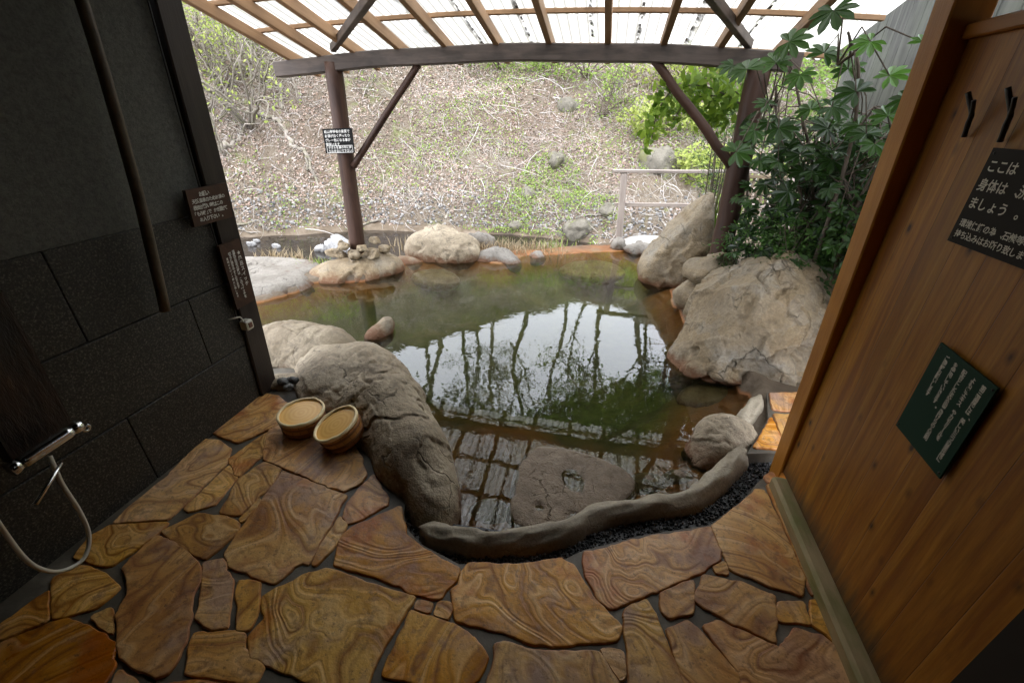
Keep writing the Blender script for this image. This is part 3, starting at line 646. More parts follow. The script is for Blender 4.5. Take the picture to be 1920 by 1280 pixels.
for (dx, dy, dz, s) in [(-.2, -.12, .12, .13), (.02, -.15, .13, .11), (.2, -.08, .12, .1), (-.1, -.13, .21, .09), (.1, -.12, .2, .085), (.26, .06, .15, .1), (-.24, .05, .16, .09), (.02, -.17, .05, .1), (.15, .1, .22, .08), (-.12, .12, .2, .09)]:
    simple_rock('rubble_stone', M_rockB, (-2.62+dx, 4.2+dy, dz), (s*1.15, s*.9, s*.5), k*40, RUB[k], 'stone', 'stones piled round the post foot', sub=4, seed=60+k, nplanes=12, amp=.25, cut=(.45, .75)); k += 1
rock('rim_boulder', M_rockA, [(-1.98, 4.95, -.06, .47, .3, .30, -5), (-1.75, 4.95, -.1, .3, .25, .26, 0)], 'large humped grey boulder on the far rim right of the post', 'boulder', sub=5, k=.08, amp=.025, fs=3, seed=71, ridge=.02, facet=.05, ff=2.6)
rock('rim_boulder', M_rockC, [(-1.28, 4.98, -.12, .3, .15, .14, 12), (-1.1, 4.93, -.15, .17, .12, .13, 0)], 'small flat pale boulder in the middle of the far rim', 'boulder', sub=5, k=.05, amp=.015, fs=4, seed=72, facet=.03, ff=4)
simple_rock('stone', M_rockC, (-1.68, 5.55, -.12), (.26, .2, .2), 0, 'pale cream stone behind the humped rim boulder', 'stone', seed=73)
simple_rock('stone', M_rockB, (-2.25, 4.62, -.15), (.2, .13, .1), 10, 'low orange stained stone left of the humped boulder', 'stone', sub=3, seed=74)
simple_rock('stone', M_rockC, (-.82, 5.25, -.15), (.15, .12, .1), 0, 'little pale stone among dry grass on the far rim', 'stone', sub=3, seed=75)
# stream stones
ss = [((640, 468), .36, .22, 'white angular stone standing in the stream left of the post', 0), ((603, 468), .13, .12, 'small grey stone in the stream beside the white one', 1), ((517, 462), .09, .07, 'tiny white stone in the stream', 2), ((470, 458), .1, .07, 'pale pebble by the left stream bank', 2), ((480, 452), .08, .05, 'tiny flat stone upstream by the left bank', 2)]
for (q, w, h, lb, sd) in ss:
    p = onz(q[0], q[1], -.72); simple_rock('stream_stone', M_rockS, (p.x, p.y, -.72), (w, w*.6, h), 20, lb, 'stone', sub=4, seed=80+sd, nplanes=6)
# landing on the right with railing
led = rock('stone_ledge', M_concrete, [(.75, 6.05, -.42, .75, .42, .5, 0)], 'pale stone ledge carrying the wooden railing', 'ledge', sub=5, amp=.015, fs=4, seed=91, planes=[(0, 0, 1, .44), (-1, 0, 0, .62), (0, -1, 0, .33), (0, 1, 0, .35)])
simple_rock('stone', M_rockC, (.22, 5.83, -.02), (.13, .1, .1), 0, 'small brown stone in front of the railing post', 'stone', sub=3, seed=92)
simple_rock('stone', M_rockC, (.52, 5.75, -.06), (.25, .13, .1), 0, 'low pale stone in front of the ledge', 'stone', sub=3, seed=93)
simple_rock('stone', M_rockC, (.68, 5.55, -.1), (.16, .1, .09), 30, 'pale stone between ledge and leaning boulder', 'stone', sub=3, seed=94)
simple_rock('stone', M_rockE, (-.75, 6.6, -.5), (.26, .2, .2), 0, 'grey mossy stone in the stream near the ledge', 'stone', sub=4, seed=95)
rl = thing('railing', 'weathered wooden railing with two rails at the far right of the pool', 'railing', (.22, 5.95, 0))
bar('rail', (.03, 5.9, .868), (2.6, 5.95, .95), .09, .035, M_rail, rl, wob=.01, seg=6)
bar('rail', (.1, 5.93, .46), (2.6, 5.98, .56), .035, .045, M_rail, rl, seg=6)
bar('post', (.22, 5.9, -.06), (.17, 5.9, .85), .085, .085, M_rail, rl, up=(0, 1, 0), bev=.012)
bar('post', (2.1, 5.93, -.1), (2.1, 5.93, .91), .085, .085, M_rail, rl, up=(0, 1, 0), bev=.012)

# ------------------------------------------------------------------ pavilion roof
pv = thing('pavilion', 'open timber pavilion with arched beam, log posts and pale corrugated roof over the pool', 'pavilion', (-2.62, 4.2, .1))
BY = 4.2; SL = .2
def rz(y): return 2.005+SL*(BY-y)
def arch(x): return -.078*((x+.7)/1.95)**2
px0, px1 = -3.194, 1.3; seg = 22; V = []; Fc = []
# arched beam, object space = world, so give it its own local frame for the grain
bm_o = bar('beam', (px0, BY, 1.895), (px1, BY, 1.895), .115, .125, M_beam, pv, seg=28, arch=.0, bev=.008)
for v_ in bm_o.data.vertices:
    x = px0+v_.co.x; v_.co.z += .045+arch(x)*.95+.004*math.sin(x*5)
log('post', (-2.66, 4.22, .1), (-2.60, 4.2, 1.88), .082, .078, M_post, pv, 1)
log('post', (1.10, 4.22, .05), (1.03, 4.2, 1.86), .095, .085, M_post, pv, 2)
log('brace', (-2.55, 4.19, 1.0), (-1.765, 4.2, 1.86), .033, .03, M_post, pv, 3, n=10)
log('brace', (1.0, 4.19, 1.13), (.24, 4.2, 1.88), .042, .034, M_post, pv, 4, n=10)
bar('brace', (-2.58, 4.2, 1.985), (-1.52, 3.0, 2.12), .05, .06, M_beam, pv, seg=4)
bar('brace', (.92, 4.2, 1.98), (.44, 3.28, 2.12), .05, .06, M_beam, pv, seg=4)
bar('tie_beam', (-2.6, 4.6, 1.84), (-2.6, 1.85, 2.1), .08, .09, M_beam, pv, seg=4) if False else None
RX = [-3.024, -2.70, -2.358, -1.928, -1.5, -1.045, -.605, -.136, .293, .714, 1.15]
for x in RX:
    bar('rafter', (x, 4.6, rz(4.6)+.012+arch(x)), (x, 1.9, rz(1.9)+.035), .048, .082, M_rafter, pv, seg=3)
for y in (4.52, 3.86, 3.42, 3.0, 2.6):
    b = bar('batten', (-3.16, y, rz(y)+.075), (1.62, y, rz(y)+.075), .04, .032, M_rafter, pv, seg=24)
    for v_ in b.data.vertices: v_.co.z += (arch(-3.16+v_.co.x)*.9+.012)*min(1, max(0, (y-1.9)/2.3))
# corrugated translucent sheet
t = NT('translucent_sheet'); tcn = t.coord('Object'); gr = t.noise(tcn, 3, 5, .7)
sheetc = t.ramp(gr, [(.3, (.62, .59, .51)), (.6, (.78, .765, .72))])
rib = t.math('PINGPONG', t.math('MULTIPLY', t.n('SeparateXYZ', Vector=tcn).outputs['X'], 1/.038), 1.0)
sheetc = t.mix(t.ramp(rib, [(.0, (.75, .75, .75)), (.45, (0, 0, 0))]), sheetc, (.08, .075, .06))
tpc = t.mix(t.ramp(rib, [(.0, (.75, .75, .75)), (.45, (0, 0, 0))]), (.75, .75, .73), (.1, .095, .08))
td = t.n('BsdfTranslucent', Color=sheetc); tp = t.n('BsdfTransparent', Color=tpc); mx = t.n('MixShader', Fac=.62)
t.t.links.new(tp.outputs[0], mx.inputs[1]); t.t.links.new(td.outputs[0], mx.inputs[2]); t.n('OutputMaterial', Surface=mx.outputs[0]); M_sheet = t.m
xs = np.arange(-3.2, 1.64, .0127); ys = [4.68, 4.4, 3.7, 3.0, 2.3, 1.85]; V = []
for y in ys:
    for x in xs: V.append((x, y, rz(y)+.104+(arch(x)*.9+.012)*min(1, max(0, (y-1.9)/2.3))+.009*math.sin(x*2*math.pi/.076)))
n = len(xs); Fc = [(j*n+i, j*n+i+1, (j+1)*n+i+1, (j+1)*n+i) for j in range(len(ys)-1) for i in range(n-1)]
mesh('roof_sheet', V, Fc, M_sheet, pv, True)
# dirt and leaves caught along the sheet laps
M_dirt = NT('roof_dirt').done((.08, .045, .015), .9)
rs = random.Random(11)
for x in [-2.85, -2.55, -2.12, -1.7, -1.27, -.82, -.27, .1, .5, .92]:
    m2 = MB()
    y = 4.65
    while y > 2.5:
        w = rs.uniform(.008, .026); l = rs.uniform(.03, .1)
        if rs.random() < .86:
            z = rz(y)+.118+(arch(x)*.9+.012)*min(1, (y-1.9)/2.3)
            xo = x+rs.uniform(-.008, .008)
            m2.add([(xo-w, y, z), (xo+rs.uniform(-.01, .01), y-l*.3, z+.004), (xo+w, y-l*.1, z), (xo+w*.8, y-l, z+.012), (xo-w*.9, y-l*.9, z+.012)], [(0, 1, 2, 3, 4), (4, 3, 2, 1, 0)])
        y -= l*.8
    m2.build('leaf_dirt', M_dirt, pv)['kind'] = 'stuff'

# ------------------------------------------------------------------ building shell (left wall, roof over the washing floor, back wall)
t = NT('sand_plaster'); v = t.coord(); a = t.noise(v, 55, 6, .85); b = t.noise(v, 1.5, 3)
M_plaster = t.done(t.mix(b, t.ramp(a, [(.35, (.08, .084, .075)), (.62, (.15, .155, .138))]), t.ramp(a, [(.35, (.10, .104, .094)), (.62, (.19, .196, .175))])), .95, t.bump(a, .9, .008))
t = NT('dark_granite_block'); v = t.coord(); a = t.noise(v, 130, 3, .8); b = t.noise(v, 3, 3)
c = t.ramp(a, [(.42, (.012, .012, .010)), (.55, (.035, .033, .026)), (.68, (.16, .15, .12))]); M_granite = t.done(c, .6, t.bump(a, .4, .002))
wl = thing('left_wall', 'dark left wall with grey plaster above dark stone blocks and a square corner post', 'wall', (-1.9, .2, 0))
mb = MB(); mb.add(*box_vf((-1.94, -1.62, 1.9), (-1.94, 1.78, 1.9), .12, 1.69, bev=.002)); mb.build('plaster', M_plaster, wl)
mb = MB(); courses = [(-.1, .34, .0), (.34, .70, .3), (.70, 1.057, .02)]
joints = {0: [1.06, .16, -.75], 1: [1.50, .6, -.3, -1.2], 2: [1.06, .16, -.75]}
for ci, (z0, z1, _) in enumerate(courses):
    js = [1.76]+joints[ci]+[-1.62]
    for a_, b_ in zip(js[:-1], js[1:]): mb.add(*box_vf((-1.935, b_+.003, (z0+z1)/2), (-1.935, a_-.003, (z0+z1)/2), .12, z1-z0-.006, bev=.003))
mb.build('stone_cladding', M_granite, wl)
bar('corner_post', (-1.915, 1.775, -.05), (-1.905, 1.885, 2.6), .115, .13, M_darkpost, wl, up=(0, 1, 0), bev=.006, seg=2)
tube('wire', catmull([(-1.862, 1.79, 2.3), (-1.862, 1.752, 1.6), (-1.865, 1.735, 1.1), (-1.86, 1.725, .8), (-1.865, 1.71, .5)], 5), .004, M_iron, wl, n=6)
pl = tube('hanging_pole', catmull([(-1.79, 1.462, 2.6), (-1.79, 1.45, 1.9), (-1.79, 1.40, 1.3), (-1.79, 1.318, .73)], 6), .02, M_pole, None, n=10, wob=.05)
tag(pl, 'long thin wooden pole hanging on the left wall', 'pole')
rf = thing('roof_over_washing_area', 'dark board roof over the washing floor', 'roof', (-.5, .3, 2.6))
bar('board_ceiling', (-2.2, -1.7, rz(-1.7)+.14), (-2.2, 2.75, rz(2.75)+.14), .04, .04, M_darkpost, rf) if False else None
M_dk = flat('dark_boards', (.012, .009, .007), .8)
V = [(-3.3, 2.5, rz(2.5)+.13), (1.9, 2.5, rz(2.5)+.13), (1.9, -1.8, rz(-1.8)+.13), (-3.3, -1.8, rz(-1.8)+.13)]; V += [(x, y, z+.05) for x, y, z in V]
mesh('ceiling_boards', V, [(0, 1, 2, 3), (7, 6, 5, 4), (0, 4, 5, 1), (1, 5, 6, 2), (2, 6, 7, 3), (3, 7, 4, 0)], M_dk, rf)
bk = mesh('back_wall', *box_vf((-2.0, -1.68, 1.65), (1.05, -1.68, 1.65), .1, 3.4), M_dk); tag(bk, 'dark back wall behind the photographer', 'wall')
mb = MB(); mb.add(*box_vf((-1.94, -1.62, 2.95), (-1.94, 1.85, 2.95), .09, .48)); mb.build('upper_boards', M_dk, wl)

# ------------------------------------------------------------------ right cedar partition
t = NT('cedar_planks'); v = t.coord('Object', (1, 1, 1)); tc = t.n('TexCoord'); sx = t.n('SeparateXYZ', Vector=tc.outputs['Object'])
pid = t.math('FLOOR', t.math('MULTIPLY', sx.outputs['Y'], 1/.115)); pr = t.n('TexWhiteNoise', _noise_dimensions='1D', W=pid).outputs['Value']
offv = t.n('CombineXYZ', X=t.math('MULTIPLY', pr, 9), Y=t.math('MULTIPLY', pr, 7), Z=t.math('MULTIPLY', pr, 5)).outputs[0]
vg = t.coord('Object', (16, 16, 1.0), offv); a = t.noise(vg, 1.3, 5, .6, .7); a2 = t.noise(vg, 7, 3, .7)
c = t.ramp(a, [(.32, (.30, .10, .008)), (.5, (.48, .195, .018)), (.68, (.62, .29, .038))])
c = t.mix(t.math('MULTIPLY', t.ramp(a2, [(.4, (0, 0, 0)), (.65, (1, 1, 1))]), .45), c, (.2, .075, .012))
hv = t.n('HueSaturation', Color=c, Value=t.math('MULTIPLY_ADD', pr, .2, .65)).outputs[0]
vo = t.n('TexVoronoi', Vector=t.coord('Object', (12, 12, 7.0)), Scale=1.0, Randomness=1.0); kn = t.ramp(vo.outputs['Distance'], [(.06, (1, 1, 1)), (.10, (.5, .5, .5)), (.2, (0, 0, 0))])
hv = t.mix(kn, hv, (.05, .018, .005))
# rising damp stain along the foot
st = t.math('ADD', sx.outputs['Z'], t.math('MULTIPLY', t.math('SUBTRACT', t.noise(t.coord('Object', (30, 30, 3)), 1.0, 4, .7), .5), .22))
mr = t.n('MapRange', Value=st); mr.inputs['From Min'].default_value = .05; mr.inputs['From Max'].default_value = .16; mr.inputs['To Min'].default_value = .8; mr.inputs['To Max'].default_value = 0
hv = t.mix(mr.outputs[0], hv, (.06, .045, .03))
seam = t.math('PINGPONG', t.math('MULTIPLY', sx.outputs['Y'], 1/.115), .5); sm_ = t.ramp(seam, [(.0, (.1, .1, .1)), (.016, (1, 1, 1))])
hv = t.mix(sm_, (.1, .04, .01), hv)
M_cedar = t.done(hv, .42, t.bump(t.math('ADD', a, sm_), .35, .003), Specular_IOR_Level=.4)
M_cedarpost = wood('cedar_post', (.32, .115, .012), (.50, .215, .03), .45)
wr = thing('cedar_partition', 'orange cedar plank partition wall on the right with corner post and high window', 'wall', (.96, 0.1, 0))
mesh('planks', *box_vf((.965, -1.62, .875), (.965, 1.72, .875), .05, 1.65, bev=.002), M_cedar, wr)
# corner post leans very slightly as in the photo
bar('corner_post', (.985, 1.745, -.08), (.915, 1.745, 2.0), .105, .10, M_cedarpost, wr, up=(0, 1, 0), bev=.005, seg=2)
bar('corner_post', (.915, 1.745, 2.0), (.90, 1.745, 2.6), .105, .10, M_cedarpost, wr, up=(0, 1, 0), bev=.005)
bar('window_frame', (.955, 1.70, 1.718), (.955, -1.62, 1.718), .07, .036, M_cedarpost, wr)
bar('window_frame', (.955, 1.70, 2.45), (.955, -1.62, 2.45), .07, .08, M_cedarpost, wr)
M_void = flat('dark_void', (.008, .008, .008), .9)
mesh('window_recess', *box_vf((1.1, -1.62, 2.1), (1.1, 1.7, 2.1), .02, .75), M_void, wr)
t = NT('ribbed_blind'); sx = t.n('SeparateXYZ', Vector=t.coord()); w = t.math('PINGPONG', t.math('MULTIPLY', sx.outputs['Z'], 90), 1.0)
M_blind = t.done(t.mix(w, (.22, .23, .22), (.5, .52, .5)), .8, t.bump(w, .5, .004))
mesh('blind', *box_vf((1.0, -1.0, 2.09), (1.0, 1.52, 2.09), .015, .64), M_blind, wr)
mesh('upper_boards', *box_vf((.965, -1.62, 2.9), (.965, 1.78, 2.9), .06, .8), M_dk, wr)
sp = [onx(*q, .93) for q in [(1481, 883), (1646, 1279)]]
sl_ = bar('floor_sill', (.918, 1.66, .012), (.905, -1.6, .012), .07, .085, M_sill, None, bev=.012, seg=14, wob=.004)
tag(sl_, 'pale weathered timber sill lying along the foot of the cedar partition', 'timber')
db = bar('doorway_shade_panel', (.925, .71, .84), (.925, -1.6, .84), .034, 1.68, M_dk, wr)  # flat dark panel standing in for the unlit doorway opening beyond the planks
# coat hooks: forked twigs
for (y, z, s, lb) in ((1.515, 1.515, 1.0, 'forked black twig hook nearer the corner post on the cedar wall'), (1.385, 1.515, 1.1, 'forked black twig hook further from the corner post, above the grey notice')):
    h = thing('twig_hook', lb, 'hook', (.935, y, z-.05), 'forked twig hooks on the cedar wall')
    tube('stem', catmull([(.932, y+.004, z-.055*s), (.925, y, z-.02*s), (.92, y-.002, z+.005*s), (.905, y-.01, z+.035*s)], 4), [.0065]*9+[.006]*4, M_iron, h, n=8, wob=.15) if False else None
    pts = catmull([(.93, y+.004, z-.055*s), (.922, y, z-.02*s), (.918, y-.002, z+.003*s), (.90, y+.016, z+.05*s)], 4)
    tube('stem', pts, .0062, M_iron, h, n=8, wob=.12)
    pts = catmull([(.92, y-.001, z-.004*s), (.91, y-.012, z+.012*s), (.9, y-.02, z+.03*s)], 4)
    tube('prong', pts, .005, M_iron, h, n=8, wob=.12)

# ------------------------------------------------------------------ lettering
_gl = {}
def glyph(ch):
    if ch in _gl: return _gl[ch]
    cu = bpy.data.curves.new('g', 'FONT'); cu.body = ch; cu.size = 1; cu.resolution_u = 3; cu.align_x = 'LEFT'; cu.offset = .018
    o = bpy.data.objects.new('g', cu); COL.objects.link(o); dg = bpy.context.evaluated_depsgraph_get(); me = o.evaluated_get(dg).to_mesh()
    V = np.array([v.co[:] for v in me.vertices]) if len(me.vertices) else np.zeros((0, 3)); Fc = [tuple(p.vertices) for p in me.polygons]
    o.evaluated_get(dg).to_mesh_clear(); bpy.data.objects.remove(o); bpy.data.curves.remove(cu)
    if len(V): V[:, 0] -= (V[:, 0].min()+V[:, 0].max())/2 if ch not in '、。' else -.25; V[:, 1] -= .38
    _gl[ch] = (V, Fc); return _gl[ch]
def sign(name, label, cat, TL, TR, BL, thick, mat, rows=(), boxes=(), lmat=None, jitter=0, gname=None, ofs=0.0, marks=()):
    """rows: (u, v, size, text, vertical, advance) in board units (u right 0..1 of width, v down), sizes in metres"""
    TL, TR, BL = Vector(TL), Vector(TR), Vector(BL); U = (TR-TL); W = U.length; U /= W; Dn = (BL-TL); Dn = Dn-U*Dn.dot(U)*0; Hh = Dn.length; Dn /= Hh
    N = (-Dn).cross(-U).normalized() if False else U.cross(-Dn).normalized()
    N = N if N.dot(CAM-TL) > 0 else -N
    rt = thing(name, label, cat, TL+U*W/2+Dn*Hh/2)
    c = [TL, TR, TL+U*W+Dn*Hh, TL+Dn*Hh]; V = [p+N*ofs for p in c]+[p+N*(thick+ofs) for p in c]
    bd = mesh('board', V, [(3, 2, 1, 0), (4, 5, 6, 7), (0, 1, 5, 4), (1, 2, 6, 5), (2, 3, 7, 6), (3, 0, 4, 7)], mat, rt)
    mb = MB(); top = N*(thick+ofs+.0012); rs = random.Random(5)
    for (u, v, s, txt, vert, adv) in rows:
        p = TL+U*u*W+Dn*v*Hh
        for i, ch in enumerate(txt):
            if ch == ' ': continue
            V, Fc = glyph(ch)
            if not len(V): continue
            o = p+(Dn if vert else U)*(adv*i)
            if vert and ch in '、。': o = o + U*s*.35 - Dn*s*.35
            rot = rs.uniform(-1, 1)*jitter; cu_, su_ = math.cos(rot), math.sin(rot)
            if vert and ch == 'ー': cu_, su_ = 0, -1
            sz = s*(1+rs.uniform(-1, 1)*jitter*.8)
            mb.add([tuple(o+top+U*(x*cu_-y*su_)*sz-Dn*(x*su_+y*cu_)*sz) for x, y, _ in V], Fc)
    for (u0, v0, u1, v1, w) in boxes:
        def q(u, v): return TL+U*u*W+Dn*v*Hh+top
        a, b, c_, d = q(u0, v0), q(u1, v0), q(u1, v1), q(u0, v1)
        for p0, p1 in ((a, b), (b, c_), (c_, d), (d, a)):
            e = (p1-p0).normalized(); s = N.cross(e)*w
            mb.add([tuple(p0-s-e*w), tuple(p1-s+e*w), tuple(p1+s+e*w), tuple(p0+s-e*w)], [(0, 1, 2, 3)])
    if mb.n: mb.build('lettering', lmat or M_letter, rt)
    for (u, v) in marks:
        p = TL+U*u*W+Dn*v*Hh+N*(thick+ofs); V, Fc = lathe_vf([(.0001, .0022), (.002, .002), (.0032, .0008), (.0034, -.001)], 10)
        mesh('screw', [tuple(p+U*a+Dn*b+N*c_) for a, b, c_ in V], Fc, M_iron, rt, True)
    return rt, U, Dn, N, W, Hh
# notice on the far left post
q = [(605, 242), (660, 240), (612, 288)]; P3 = [ony(x, y, 4.105) for x, y in q]
T = ['帆山亭特有の泉質で', 'お湯が白く濁ったり', 'グレー色になる事が', '御座います']; w = (P3[1]-P3[0]).length; a = w*.83/8.6
rows = [(.1, .12+.17*i, a*.98, s, False, a) for i, s in enumerate(T)]+[(.16, .76, a*.9, 'タオルを湯の中に持', False, a*.93), (.16, .9, a*.9, 'ち込まないで下さい', False, a*.93)]
sign('notice_board', 'square black notice with white writing on the far left log post', 'sign', P3[0], P3[1], P3[2], .008, M_black, rows, [(.07, .69, .95, .97, .0022)], M_white)
# handwritten board on the left corner post
P3 = [onx(x, y, -1.845) for x, y in [(341, 357), (417, 343), (359, 426)]]
P3[1] = Vector((P3[1].x, P3[1].y, P3[1].z)); w = (P3[1]-P3[0]).length; a = w*.80/9.6
T = [(2, 'お願い'), (0, '天然温泉のためお湯の'), (0, '表面が熱い時はこの'), (-.3, '「もみ板」で かき混ぜて'), (.8, 'お入り下さい。')]
rows = [(.12+s*.1, .16+.17*i, a*1.12, tx, False, a*.98 if len(tx) < 11 else a*.84) for i, (s, tx) in enumerate(T)]
sign('handwritten_board', 'brown wooden board with handwritten white notice at the top of the left corner post', 'sign', P3[0], P3[1], P3[2], .018, M_signwood, rows, (), M_letter, jitter=.12, marks=[(.04, .5), (.96, .5)])
# vertical board below
P3 = [onx(x, y, -1.85) for x, y in [(405, 461), (443, 447), (440, 580)]]
w = (P3[1]-P3[0]).length; h_ = (P3[2]-P3[0]).length
rows = [(.80, .19, w*.19, '★風呂スイッチ', True, h_*.082), (.56, .15, w*.14, '温度が低めの時は、このスイッチを', True, h_*.0475), (.36, .16, w*.14, '切ると沸きやすくなります。', True, h_*.047), (.2, .22, w*.1, '夏期のたけノイ禁止に致します', True, h_*.045)]
sign('vertical_board', 'narrow tall dark board with columns of white writing below the handwritten board', 'sign', P3[0], P3[1], P3[2], .016, M_signwood, rows, (), M_letter)
# switch box
sb = thing('switch_box', 'ivory switch box with a brown rocker and cable on the left corner post', 'switch', (-1.775, 1.80, .33))
p = onx(463, 608, -1.835)
mesh('box', *box_vf((p.x, p.y-.025, p.z), (p.x, p.y+.022, p.z), .045, .055, bev=.006), M_box, sb)
mesh('rocker', *box_vf((p.x+.023, p.y-.012, p.z), (p.x+.023, p.y+.010, p.z), .008, .028, bev=.002), flat('brown_rocker', (.16, .07, .04), .4), sb)
tube('cable', catmull([(p.x, p.y-.018, p.z+.025), (p.x, p.y-.028, p.z+.055), (p.x-.005, p.y-.055, p.z+.062), (p.x-.03, p.y-.075, p.z+.06)], 5), .004, M_box, sb, n=8)
# grey notice on the cedar wall, running out of the frame
P3 = [onx(x, y, .93) for x, y in [(1868, 277), (1920, 281), (1805, 453)]]
d = Vector((0, -1, 0)); P3[1] = P3[0]+d*.40; h_ = (P3[2]-P3[0]).length; P3[2] = P3[0]+Vector((0, -.0, -1))*.232
sc_ = .232
rows = [(.07, .17, .031, 'ここは、天然温泉です。', False, .0315), (.07, .36, .031, '身体は、洗い場で洗い', False, .0315), (.07, .55, .031, 'ましょう。', False, .0315), (.065, .77, .021, '環境保護の為、石鹸等の', False, .0205), (.065, .89, .021, '持ち込みはお断り致します', False, .0205)]
sign('grey_notice', 'dark grey rectangular notice with white writing under the twig hooks', 'sign', P3[0], P3[1], P3[2], .006, M_signgrey, rows, (), M_letter, marks=[(.03, .05), (.03, .95)])
# green notice
P3 = [onx(x, y, .93) for x, y in [(1768, 642), (1876, 728), (1683, 797)]]
w = (P3[1]-P3[0]).length; h_ = (P3[2]-P3[0]).length; a = h_*.83/17
rows = [(.86, .08, a*1.15, '第三温泉には、美しい三つの草花成に', True, a), (.70, .08, a*1.15, 'よもぎエキス やカモミールを', True, a*1.0), (.54, .08, a*1.15, '配合とした天然由来皮けらの入浴剤', True, a), (.38, .08, a*1.15, 'を使用していきます。', True, a), (.22, .08, a*1.15, 'ご理解お願いします', True, a)]
sign('green_notice', 'dark green notice with vertical white writing low on the cedar wall', 'sign', P3[0], P3[1], P3[2], .005, M_green, rows, (), M_letter, marks=[(.04, .04), (.96, .04), (.04, .96), (.96, .96)])

# ------------------------------------------------------------------ wooden buckets (upside down)
t = NT('bucket_wood'); v = t.coord('Object', (1, 1, 1)); sx = t.n('SeparateXYZ', Vector=v)
rr = t.math('SQRT', t.math('ADD', t.math('POWER', sx.outputs['X'], 2), t.math('POWER', sx.outputs['Y'], 2))); nn = t.noise(v, 12, 3)
rg = t.math('PINGPONG', t.math('ADD', t.math('MULTIPLY', rr, 90), t.math('MULTIPLY', nn, 1.5)), 1.0)
M_disc = t.done(t.mix(rg, (.82, .44, .09), (.92, .56, .16)), .4, None)
M_rim = wood('bucket_rim', (.84, .66, .36), (.95, .82, .52), .45, 3)
t = NT('bucket_stave'); sx_ = t.n('SeparateXYZ', Vector=t.coord()); an = t.math('MULTIPLY', t.math('ARCTAN2', sx_.outputs['Y'], sx_.outputs['X']), 18/(2*math.pi)); sid = t.n('TexWhiteNoise', _noise_dimensions='1D', W=t.math('FLOOR', an)).outputs['Value']; sg = t.ramp(t.math('PINGPONG', an, .5), [(0, (0, 0, 0)), (.05, (1, 1, 1))])
c = t.mix(sid, (.52, .23, .055), (.76, .4, .13)); c = t.mix(t.math('MULTIPLY', t.noise(t.coord('Object', (30, 30, 3)), 3, 4), .4), c, (.4, .16, .04)); c = t.mix(sg, (.12, .05, .015), c); M_stave = t.done(c, .45)
M_hoop = wood('bucket_hoop', (.18, .07, .025), (.3, .13, .05), .4, 3)
def bucket(c, nrm, label, rot):
    rt = thing('wooden_bucket', label, 'bucket', c, 'wooden bath buckets'); q = Vector(nrm).normalized().to_track_quat('Z', 'Y').to_matrix().to_4x4(); M = Matrix.Translation(c) @ q @ Matrix.Rotation(rot, 4, 'Z')
    def part(name, V, Fc, mat, lz=0):
        me = bpy.data.meshes.new(name); me.from_pydata([tuple(v) for v in V], [], Fc); me.update(); me.materials.append(mat); me.polygons.foreach_set('use_smooth', [True]*len(me.polygons))
        o = bpy.data.objects.new(name, me); COL.objects.link(o); o.matrix_basis = M; o.parent = rt; o.matrix_parent_inverse = Matrix.Translation(-Vector(rt.location)); return o
    H = .105
    part('staves', *lathe_vf([(.098, 0), (.104, .002), (.1085, .05), (.112, H-.012), (.112, H-.010)], 48), M_stave)
    for z in (.03, .068):
        V, Fc = lathe_vf([(.1045+z*.07, z-.008), (.108+z*.07, z-.006), (.1085+z*.07, z+.006), (.105+z*.07, z+.008)], 48); part('hoop', V, Fc, M_hoop)
    V, Fc = lathe_vf([(.1125, H-.016), (.1165, H-.013), (.118, H-.004), (.1165, H+.002), (.111, H+.004), (.1055, H+.003), (.104, H-.008)], 48)
    V = np.array(V); ang = np.arctan2(V[:, 1], V[:, 0])
    for k_ in range(5): V[:, 2] += np.where(np.abs(np.angle(np.exp(1j*(ang-k_*2*math.pi/5)))) < .09, .004, 0)*(V[:, 2] > H-.005)
    part('rim', V, Fc, M_rim)
    V, Fc = lathe_vf([(.0001, H-.006), (.05, H-.006), (.105, H-.0065)], 48); part('base_disc', V, Fc, M_disc)
bucket(onz(573, 800, .002), (.0, -.04, 1), 'left of two round wooden bath buckets, further from the boulder', .3)
bucket(onz(650, 818, .03), (-.32, -.22, 1), 'right of two round wooden bath buckets, leaning against the long boulder', 1.1)

# ------------------------------------------------------------------ shower on the left wall
sh = thing('shower', 'chrome shower mixer on a dark plank with pale looped hose', 'shower', (-1.8, .8, .4))
t = NT('burnt_plank'); a = t.noise(t.coord('Object', (6, 6, 1.5)), 3, 6, .7); M_burnt = t.done(t.ramp(a, [(.4, (.006, .004, .003)), (.6, (.03, .013, .006)), (.75, (.10, .05, .025))]), .5, t.bump(a, 1, .01))
pa, pb, pc_, pd = [onx(*q, -1.76) for q in [(138, 795), (5, 545), (-120, 640), (28, 870)]]
V = [pa, pb, pc_, pd]; V = [(p.x, p.y, p.z) for p in V]
V2 = [(x-.05, y, z) for x, y, z in V]
mesh('plank', V+V2, [(0, 1, 2, 3), (7, 6, 5, 4), (0, 4, 5, 1), (1, 5, 6, 2), (2, 6, 7, 3), (3, 7, 4, 0)], M_burnt, sh)
a0, a1 = onx(40, 868, -1.70), onx(132, 808, -1.70)
tube('mixer_body', catmull([a0, (a0+a1)/2, a1], 5), .021, M_chrome, sh, n=16)
tube('knob', [a1, a1+(a1-a0).normalized()*.03], [.018, .024], M_chrome, sh, n=16)
tube('knob', [a0, a0-(a1-a0).normalized()*.03], [.018, .024], M_chrome, sh, n=16)
h0 = onx(168, 800, -1.70); tube('hook', catmull([a1, a1+Vector((0, .015, -.005)), h0+Vector((0, -.012, -.008)), h0, h0+Vector((0, -.004, .014))], 4), .0045, M_chrome, sh, n=8)
tube('spout', [onx(115, 868, -1.62), onx(92, 905, -1.60), onx(66, 945, -1.58)], [.006, .006, .0075], M_chrome, sh, n=10)
